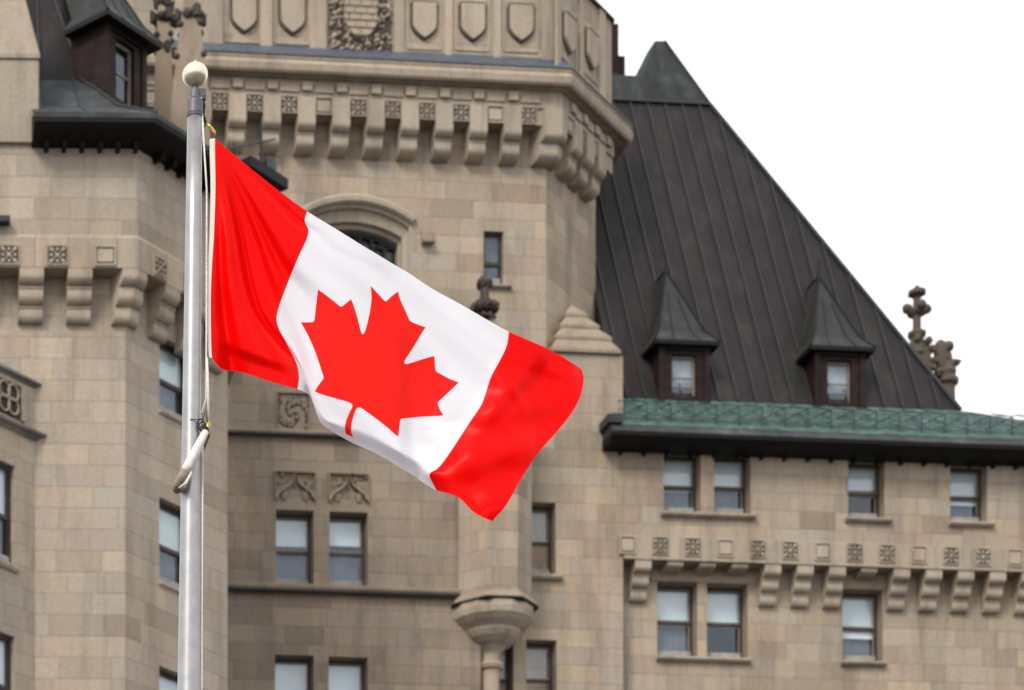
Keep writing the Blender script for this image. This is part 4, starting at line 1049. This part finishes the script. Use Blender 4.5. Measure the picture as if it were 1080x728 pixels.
# ------------------------------------------------------------------ FLAGPOLE
YP = 25.0
pt = at(205.6, 96, YP); pb_ = at(199, 728, YP); dirp = (pb_ - pt).normalized(); base = pt + dirp * (pt.z / -dirp.z)
kx = YP / FY
fp = bpy.data.objects.new('flagpole', None); COL.objects.link(fp); fp.location = base; OFF['flagpole'] = base
tag(fp, 'tall tapered silver metal flagpole topped by a worn pale gold ball', 'flagpole')
mb = MB(); L = (base - pt).length
def on(py): # axis point at photo row
    t_ = (py - 96) / (728 - 96); z_ = pt.z + (pb_.z - pt.z) * t_; s_ = (pt.z - z_) / (pt.z - pb_.z); return pt.lerp(pb_, s_)
rt, rb = 15.2 / 2 * kx, 23.6 / 2 * kx
pts = [on(y) for y in (122, 250, 400, 550, 728)]; rr = [rt + (rb - rt) * (y - 110) / 618 for y in (122, 250, 400, 550, 728)]
pts.append(base); rr.append(rb * 1.35)
mb.tube(pts, rr, 32); mb.build('shaft', ALU, fp, smooth=True)
mb = MB(); mb.tube([on(124), on(121.5), on(121), on(107), on(106.5), on(104)], [8.2 * kx, 8.6 * kx, 8.9 * kx, 8.7 * kx, 8.2 * kx, 6.2 * kx], 28); mb.build('collar', STEEL, fp, smooth=False, bevel=.003)
mb = MB(); mb.tube([on(106), on(97), on(96.5), on(91)], [6.2 * kx, 5.6 * kx, 4.5 * kx, 3.0 * kx], 20)
p = on(99); mb.box(p.x - 4 * kx, p.x + 11.5 * kx, p.y - .02, p.y + .02, on(104).z, on(94.5).z); mb.lathe((p.x + 9 * kx, p.y, on(102).z), [(.022, -.03), (.03, 0), (.022, .02)], 10)
mb.build('pulley_truck', STEEL, fp)
mb = MB(); c = on(79); rbz = 13.4 * kx
mb.blob(c, rbz, seg=40, rings=24, sz=.9); mb.lathe((c.x, c.y, c.z + rbz * .88), [(.016, 0), (.012, .018), (.004, .03)], 10)
mb.build('ball_finial', GOLDB, fp, smooth=True)

# halyard ropes
hy = bpy.data.objects.new('halyard', None); COL.objects.link(hy); hy.location = base + Vector((.15, 0, .8)); OFF['halyard'] = hy.location.copy()
tag(hy, 'thin white halyard rope down the right side of the flagpole beside the flag', 'rope')
def ropept(px, py, dy=0): return at(px, py, YP + dy)
mb = MB(); mb.tube([ropept(214, 100), ropept(215.5, 112), ropept(214.5, 122), ropept(217, 130)], .012, 6, 1)
mb.tube([ropept(212, 103, -.02), ropept(218, 200, -.02), ropept(217.5, 420, -.03), ropept(213, 436, -.06)], .009, 6)
mb.tube([ropept(218, 378, -.05), ropept(219.3, 410, -.05), ropept(220, 444, -.06)], .013, 6)
mb.build('rope', [ROPE, ROPEK], hy, smooth=True)
mb = MB(); mb.tube([ropept(212.5, 470, -.02), ropept(211.5, 560, -.02), ropept(210.5, 728, -.02), base + Vector((.14, -.02, .9))], .008, 6); mb.tube([ropept(214, 470, -.04), ropept(213.4, 600, -.04), ropept(213, 728, -.04), base + Vector((.17, -.04, .9))], .006, 6, 1)
mb.build('fall_rope', [ROPER, ROPE], hy, smooth=True)
mb = MB(); mb.tube([ropept(214 + 5 * math.cos(a) * .6, 128 + 6 * math.sin(a), 0) for a in np.linspace(0, 6.28, 12)], .008, 6, 1)
mb.tube([ropept(218, 131), ropept(222, 134), ropept(226, 139), ropept(226.5, 144)], .014, 8); mb.build('shackle', [BRASS, IRON], hy, smooth=True); mb = MB(); mb.tube([ropept(220.5, 444, -.06), ropept(219, 451, -.06), ropept(216, 458, -.06)], [.018, .024, .014], 8)
mb.build('snap_hook', [BRASS, IRON], hy, smooth=True)
mb = MB()
for k in range(4):
    mb.tube([ropept(212 + k * 1.5 + 3.5 * math.cos(a), 448 + k * 2 + 6 * math.sin(a) * (1 - .15 * k), -.09) for a in np.linspace(k, k + 5.5, 12)], .006, 5)
mb.tube([ropept(200, 442, -.09), ropept(212, 443, -.10)], .004, 5)
mb.tube([ropept(213, 446, -.08), ropept(217, 433, -.07), ropept(219, 447, -.07), ropept(213, 451, -.08)], .006, 5)
mb.build('dark_cord', ROPEK, hy)
# retainer sleeve round the pole
rs = bpy.data.objects.new('retainer_sleeve', None); COL.objects.link(rs); rs.location = ropept(200, 500, -.13); OFF['retainer_sleeve'] = rs.location.copy()
tag(rs, 'worn white rubber sleeve slung diagonally around the flagpole, holding the halyard', 'sleeve')
mb = MB(); mb.tube([ropept(216.5, 456, -.10), ropept(214, 461, -.12), ropept(206, 477, -.15), ropept(199, 491, -.16), ropept(194, 500, -.155)], [.030, .034, .042, .046, .044], 16); mb.build('white_tube', SLEEVE, rs, smooth=True)
mb = MB(); mb.tube([ropept(195.5, 497, -.16), ropept(191, 506, -.15), ropept(187.5, 512, -.11), ropept(185.5, 516, -.04)], [.047, .046, .042, .034], 14)
mb.tube([ropept(185.5, 514, -.04), ropept(186.5, 517, .04), ropept(192, 515, .12), ropept(203, 493, .15), ropept(214, 470, .10), ropept(219, 458, -.02), ropept(217, 456, -.08)], [.030, .032, .03, .03, .03, .028, .02], 10)
mb.build('tan_tube', SLEEVEB, rs, smooth=True)
mb = MB(); mb.tube([ropept(188.5, 515, -.14), ropept(196, 510, -.17), ropept(201, 500, -.17), ropept(202, 492, -.15)], [.008, .016, .014, .008], 8); mb.build('strap', SLEEVE, rs, smooth=True)

# ------------------------------------------------------------------ FLAG
CP = [ # (u across the fly 0..2, v down the hoist 0..1, photo x, photo y)
 (0, 0, 226, 146), (0, .2, 226.5, 195), (0, .45, 224.7, 252), (0, .72, 221.5, 316), (0, .97, 222.5, 374.5), (0.0, 1, 223, 377), (.05, 1, 232, 388),
 (.25, 0, 276, 187), (.15, 1, 250.8, 391.8), (.3, 1, 280, 400.7), (.4, 1, 297, 406),
 (.5, 0, 324, 223), (.5, .06, 321.5, 235), (.5, .09, 325.3, 241.5), (.5, .2, 317.5, 265), (.5, .32, 307.4, 288.5), (.5, .54, 291.6, 336), (.5, .68, 300.6, 359), (.5, .85, 313, 384), (.5, .93, 315.4, 399), (.5, 1, 313.8, 410.5),
 (.625, .357, 335.2, 305.4), (.745, .383, 359, 323.7), (.775, .322, 370.4, 315.6), (.877, .414, 382.9, 348.2), (.844, .185, 390.8, 301.3), (.92, .225, 405.7, 317), (1, .083, 420, 307.4),
 (1.08, .222, 433.0, 338), (1.156, .185, 448.8, 345.2), (1.123, .414, 429.5, 381), (1.225, .322, 458, 375.6), (1.255, .383, 459.8, 392), (1.375, .357, 483.9, 403.3), (1.338, .484, 462.5, 424.9), (1.3875, .514, 467.7, 438.2),
 (1.19, .68, 423.3, 443), (1.21, .754, 419.6, 460.6), (1.018, .735, 378, 432), (1, .923, 368.6, 459.7), (.789, .754, 332, 413), (.8106, .68, 340.6, 398.6), (.6125, .514, 317.2, 340.2), (.662, .484, 330.6, 338.5),
 (.56, 1, 324, 415), (.64, 1, 334.5, 426), (.72, .99, 337, 444), (.78, 1, 346.3, 452.3), (.9, 1, 363, 462.5), (1.06, 1, 390.8, 475.5), (1.3, 1, 429.8, 497.7),
 (.75, 0, 379, 257), (1, 0, 432, 288.5), (1.25, 0, 484, 320),
 (1.5, 0, 536.7, 350), (1.5, .08, 534.6, 364), (1.5, .28, 518, 397.4), (1.5, .46, 507.4, 427.6), (1.5, .64, 489.3, 454.8), (1.5, .85, 468.1, 486.5), (1.5, .91, 460, 495.5), (1.5, .95, 452.5, 500.5), (1.5, 1, 460.6, 517.5),
 (1.75, 0, 583, 370.5), (1.92, 0, 604, 383.5), (2, 0, 613, 389.5), (2, .04, 615.5, 397), (2, .12, 613, 415), (2, .3, 596, 445), (2, .5, 570.8, 474), (2, .68, 552.7, 500), (2, .9, 531.5, 536), (2, 1, 519.5, 550), (1.63, 1, 483, 524.5), (1.75, 1, 498, 539)]
CPa = np.array(CP, float)
def tps_fit(X, V, lam=1e-4):
    n = len(X); d = np.linalg.norm(X[:, None] - X[None], axis=2); K = np.where(d > 0, d * d * np.log(d + 1e-12), 0) + lam * np.eye(n)
    P = np.hstack([np.ones((n, 1)), X]); A_ = np.zeros((n + 3, n + 3)); A_[:n, :n] = K; A_[:n, n:] = P; A_[n:, :n] = P.T
    return np.linalg.solve(A_, np.vstack([V, np.zeros((3, V.shape[1]))]))
Wt = tps_fit(CPa[:, :2], CPa[:, 2:])
def tps(X):
    d = np.linalg.norm(X[:, None] - CPa[None, :, :2], axis=2); K = np.where(d > 0, d * d * np.log(d + 1e-12), 0)
    return K @ Wt[:-3] + np.hstack([np.ones((len(X), 1)), X]) @ Wt[-3:]
half = [(4890, 4430), (4845, 3567), 'a', (4956, 3469), (5815, 3620), (5699, 3300), 'b', (5719, 3227), (6660, 2465), (6448, 2366), 'b', (6414, 2287), (6600, 1715), (6058, 1830), 'b', (5985, 1792), (5880, 1545), (5457, 1999), 'c', (5346, 1942), (5550, 890), (5223, 1079), 'b', (5132, 1052), (4800, 400)]
def rounded(seq):
    o = []
    for i, s_ in enumerate(seq):
        if isinstance(s_, str):
            a, b_ = np.array(seq[i - 1], float), np.array(seq[i + 1], float); a0, b0 = np.array(seq[i - 2], float), np.array(seq[i + 2], float)
            d1 = a - a0; d2 = b_ - b0; M_ = np.array([d1, -d2]).T; tt = np.linalg.solve(M_, b_ - a); x_ = a + d1 * tt[0]
            for t_ in (.25, .5, .75): o.append(tuple((1 - t_) ** 2 * a + 2 * t_ * (1 - t_) * x_ + t_ * t_ * b_))
        else: o.append(s_)
    return o
hr = rounded(half); leaf = hr + [(9600 - x, y) for x, y in hr[:-1]][::-1]
leaf = [(x / 4800, y / 4800) for x, y in leaf]
def dens(poly, step=.02):
    o = []
    for (a, b_) in zip(poly, poly[1:] + poly[:1]):
        n_ = max(1, int(math.dist(a, b_) / step)); o += [(a[0] + (b_[0] - a[0]) * i / n_, a[1] + (b_[1] - a[1]) * i / n_) for i in range(n_)]
    return o
leaf = dens(leaf)
NU, NV = 160, 80; pts2 = []; idx = {}
for i in range(NU + 1):
    for j in range(NV + 1): idx[i, j] = len(pts2); pts2.append((2 * i / NU, j / NV))
lf0 = len(pts2)
edges = [(idx[i, j], idx[i, j + 1]) for i in (0, NU // 4, 3 * NU // 4, NU) for j in range(NV)] + [(idx[i, j], idx[i + 1, j]) for j in (0, NV) for i in range(NU)]
pts2 += leaf; nl = len(leaf); edges += [(lf0 + k, lf0 + (k + 1) % nl) for k in range(nl)]
res = delaunay_2d_cdt([Vector(p) for p in pts2], edges, [], 0, 1e-6)
vv = np.array([tuple(p) for p in res[0]]); ff = res[2]
def inleaf(x, y):
    c_ = False; n_ = len(leaf); j = n_ - 1
    for i in range(n_):
        xi, yi = leaf[i]; xj, yj = leaf[j]
        if (yi > y) != (yj > y) and x < (xj - xi) * (y - yi) / (yj - yi) + xi: c_ = not c_
        j = i
    return c_
P2d = tps(vv)
u_, v_ = vv[:, 0], vv[:, 1]
def sstep(a, b_, x): t_ = np.clip((x - a) / (b_ - a), 0, 1); return t_ * t_ * (3 - 2 * t_)
# depth (metres, + = away): overall billow, folds fanning from the upper hoist corner, diagonal tension creases, curled lower hem
ph = np.arctan2(v_ + .02, u_ + .03); rad = np.hypot(u_, v_)
def rdg(x): return 1 - 2 * np.abs((x / (2 * math.pi)) % 1 - .5) ** .8       # creased ripple
D = .12 * np.sin(u_ * 2.1 + .4) * (0.3 + v_ * .5)
fan = rdg(ph * 15 + .6) * .55 + np.sin(ph * 31 + 2) * .22 + np.sin(ph * 8 + 1) * .7
D += .11 * fan * sstep(0, .45, rad) * (1 - sstep(.38, .85, u_)) * (0.35 + .65 * sstep(.15, .8, ph))
D += .030 * np.sin(v_ * 19 + u_ * 4) * (1 - sstep(0, .13, u_)) * sstep(.3, .5, v_)
D += .055 * sstep(.84, .90, v_ - .1 * u_) * (1 - sstep(.3, .5, u_))
s1 = (u_ - 1.05) * .80 - (v_ - .5) * .42
D += .028 * np.sin(s1 * 9.0 + 1.2 * v_) * sstep(.45, .8, u_) * (1 - sstep(1.5, 1.9, u_) * .5)
D += .005 * rdg(s1 * 31 + 4 * v_) * sstep(.55, .9, u_) * (1 - sstep(1.35, 1.5, u_))
D += .085 * sstep(-.05, .05, u_ - (.93 + .42 * v_)) * sstep(.15, .6, v_) * (1 - sstep(1.3, 1.6, u_))
D += .012 * sstep(-.03, .03, v_ - .10 - .05 * np.sin(u_ * 5)) * sstep(.4, .7, u_)
D += .060 * sstep(-.05, .05, u_ + v_ * .25 - 1.72) * (1 - sstep(.35, .6, v_))
D -= .050 * sstep(-.04, .06, v_ - .2 - (u_ - 1.5) * .7) * sstep(1.45, 1.6, u_)
D += .022 * np.sin(u_ * 14 + v_ * 17) * sstep(1.42, 1.6, u_) * sstep(.2, .5, v_)
D += .035 * rdg(u_ * 9 + v_ * 12) * sstep(1.5, 1.65, u_) * sstep(.75, .95, v_)
hem = sstep(.88 - .05 * np.sin(u_ * 7), 1.0, v_) * sstep(.52, .62, u_) * (1 - sstep(1.35, 1.5, u_))
D += .15 * hem + .035 * rdg(u_ * 17) * hem
D += .09 * sstep(.92, 1.0, v_) * np.exp(-((u_ - 1.5) / .06) ** 2)
D += .10 * np.exp(-((u_ - 2) / .07) ** 2) * np.exp(-((v_) / .1) ** 2)
D += .016 * rdg(ph * 46) * sstep(.1, .5, rad) * (1 - sstep(.4, .62, u_))
D += .034 * rdg((u_ - .5) * 16 - v_ * 15) * sstep(.72, .85, v_) * sstep(.5, .6, u_) * (1 - sstep(.9, 1.3, u_))
D += .008 * rdg(u_ * 9 - v_ * 13 + 2) * sstep(1.52, 1.7, u_) * (1 - sstep(.5, .9, v_))
D += .004 * rdg(u_ * 31 + v_ * 22) * sstep(1.4, 1.6, u_)
D += .010 * np.sin(u_ * 11 - v_ * 25) * sstep(.5, .7, u_)
D *= sstep(0, .12, u_)
me = bpy.data.meshes.new('flag')
V3 = [at(x, y, YP + d_) for (x, y), d_ in zip(P2d, D)]
cen = at(225, 260, YP)
me.from_pydata([p - cen for p in V3], [], [tuple(f) for f in ff])
uvl = me.uv_layers.new(name='UVMap')
for l in me.loops: uvl.data[l.index].uv = tuple(vv[l.vertex_index])
for m_ in (RED, WHITE, RED_LIT): me.materials.append(m_)
for p in me.polygons:
    c_ = vv[list(p.vertices)].mean(axis=0); p.use_smooth = True
    p.material_index = 0 if (c_[0] < .5 or c_[0] > 1.5) else (2 if inleaf(c_[0], c_[1]) else 1)
flag = bpy.data.objects.new('flag', me); COL.objects.link(flag); flag.location = cen
tag(flag, 'red and white flag with a red maple leaf, flying from the silver flagpole', 'flag'); OFF['flag'] = Vector((0, 0, 0)); OWN['flag'] = cen
# canvas heading and hems
mb = MB(); hv = np.array([(0.0, t_) for t_ in np.linspace(0, 1, 30)]); hp_ = tps(hv)
wdh = [1.8 + 2.2 * (1 - t_) ** .7 for t_ in np.linspace(0, 1, 30)]
rows = []
for (x, y), w_ in zip(hp_, wdh): rows.append([at(x - w_ * 1.2, y + .5, YP - .006), at(x + .8, y, YP - .006), at(x + .8, y, YP + .006), at(x - w_ * 1.2, y + .5, YP + .006)])
pv = [p for r in rows for p in r]; mb.add(pv, [(i * 4 + k, i * 4 + (k + 1) % 4, (i + 1) * 4 + (k + 1) % 4, (i + 1) * 4 + k) for i in range(29) for k in range(4)] + [(0, 1, 2, 3), (116, 117, 118, 119)])
mb.build('heading', HEAD, flag)
print('done objects', len(bpy.data.objects))
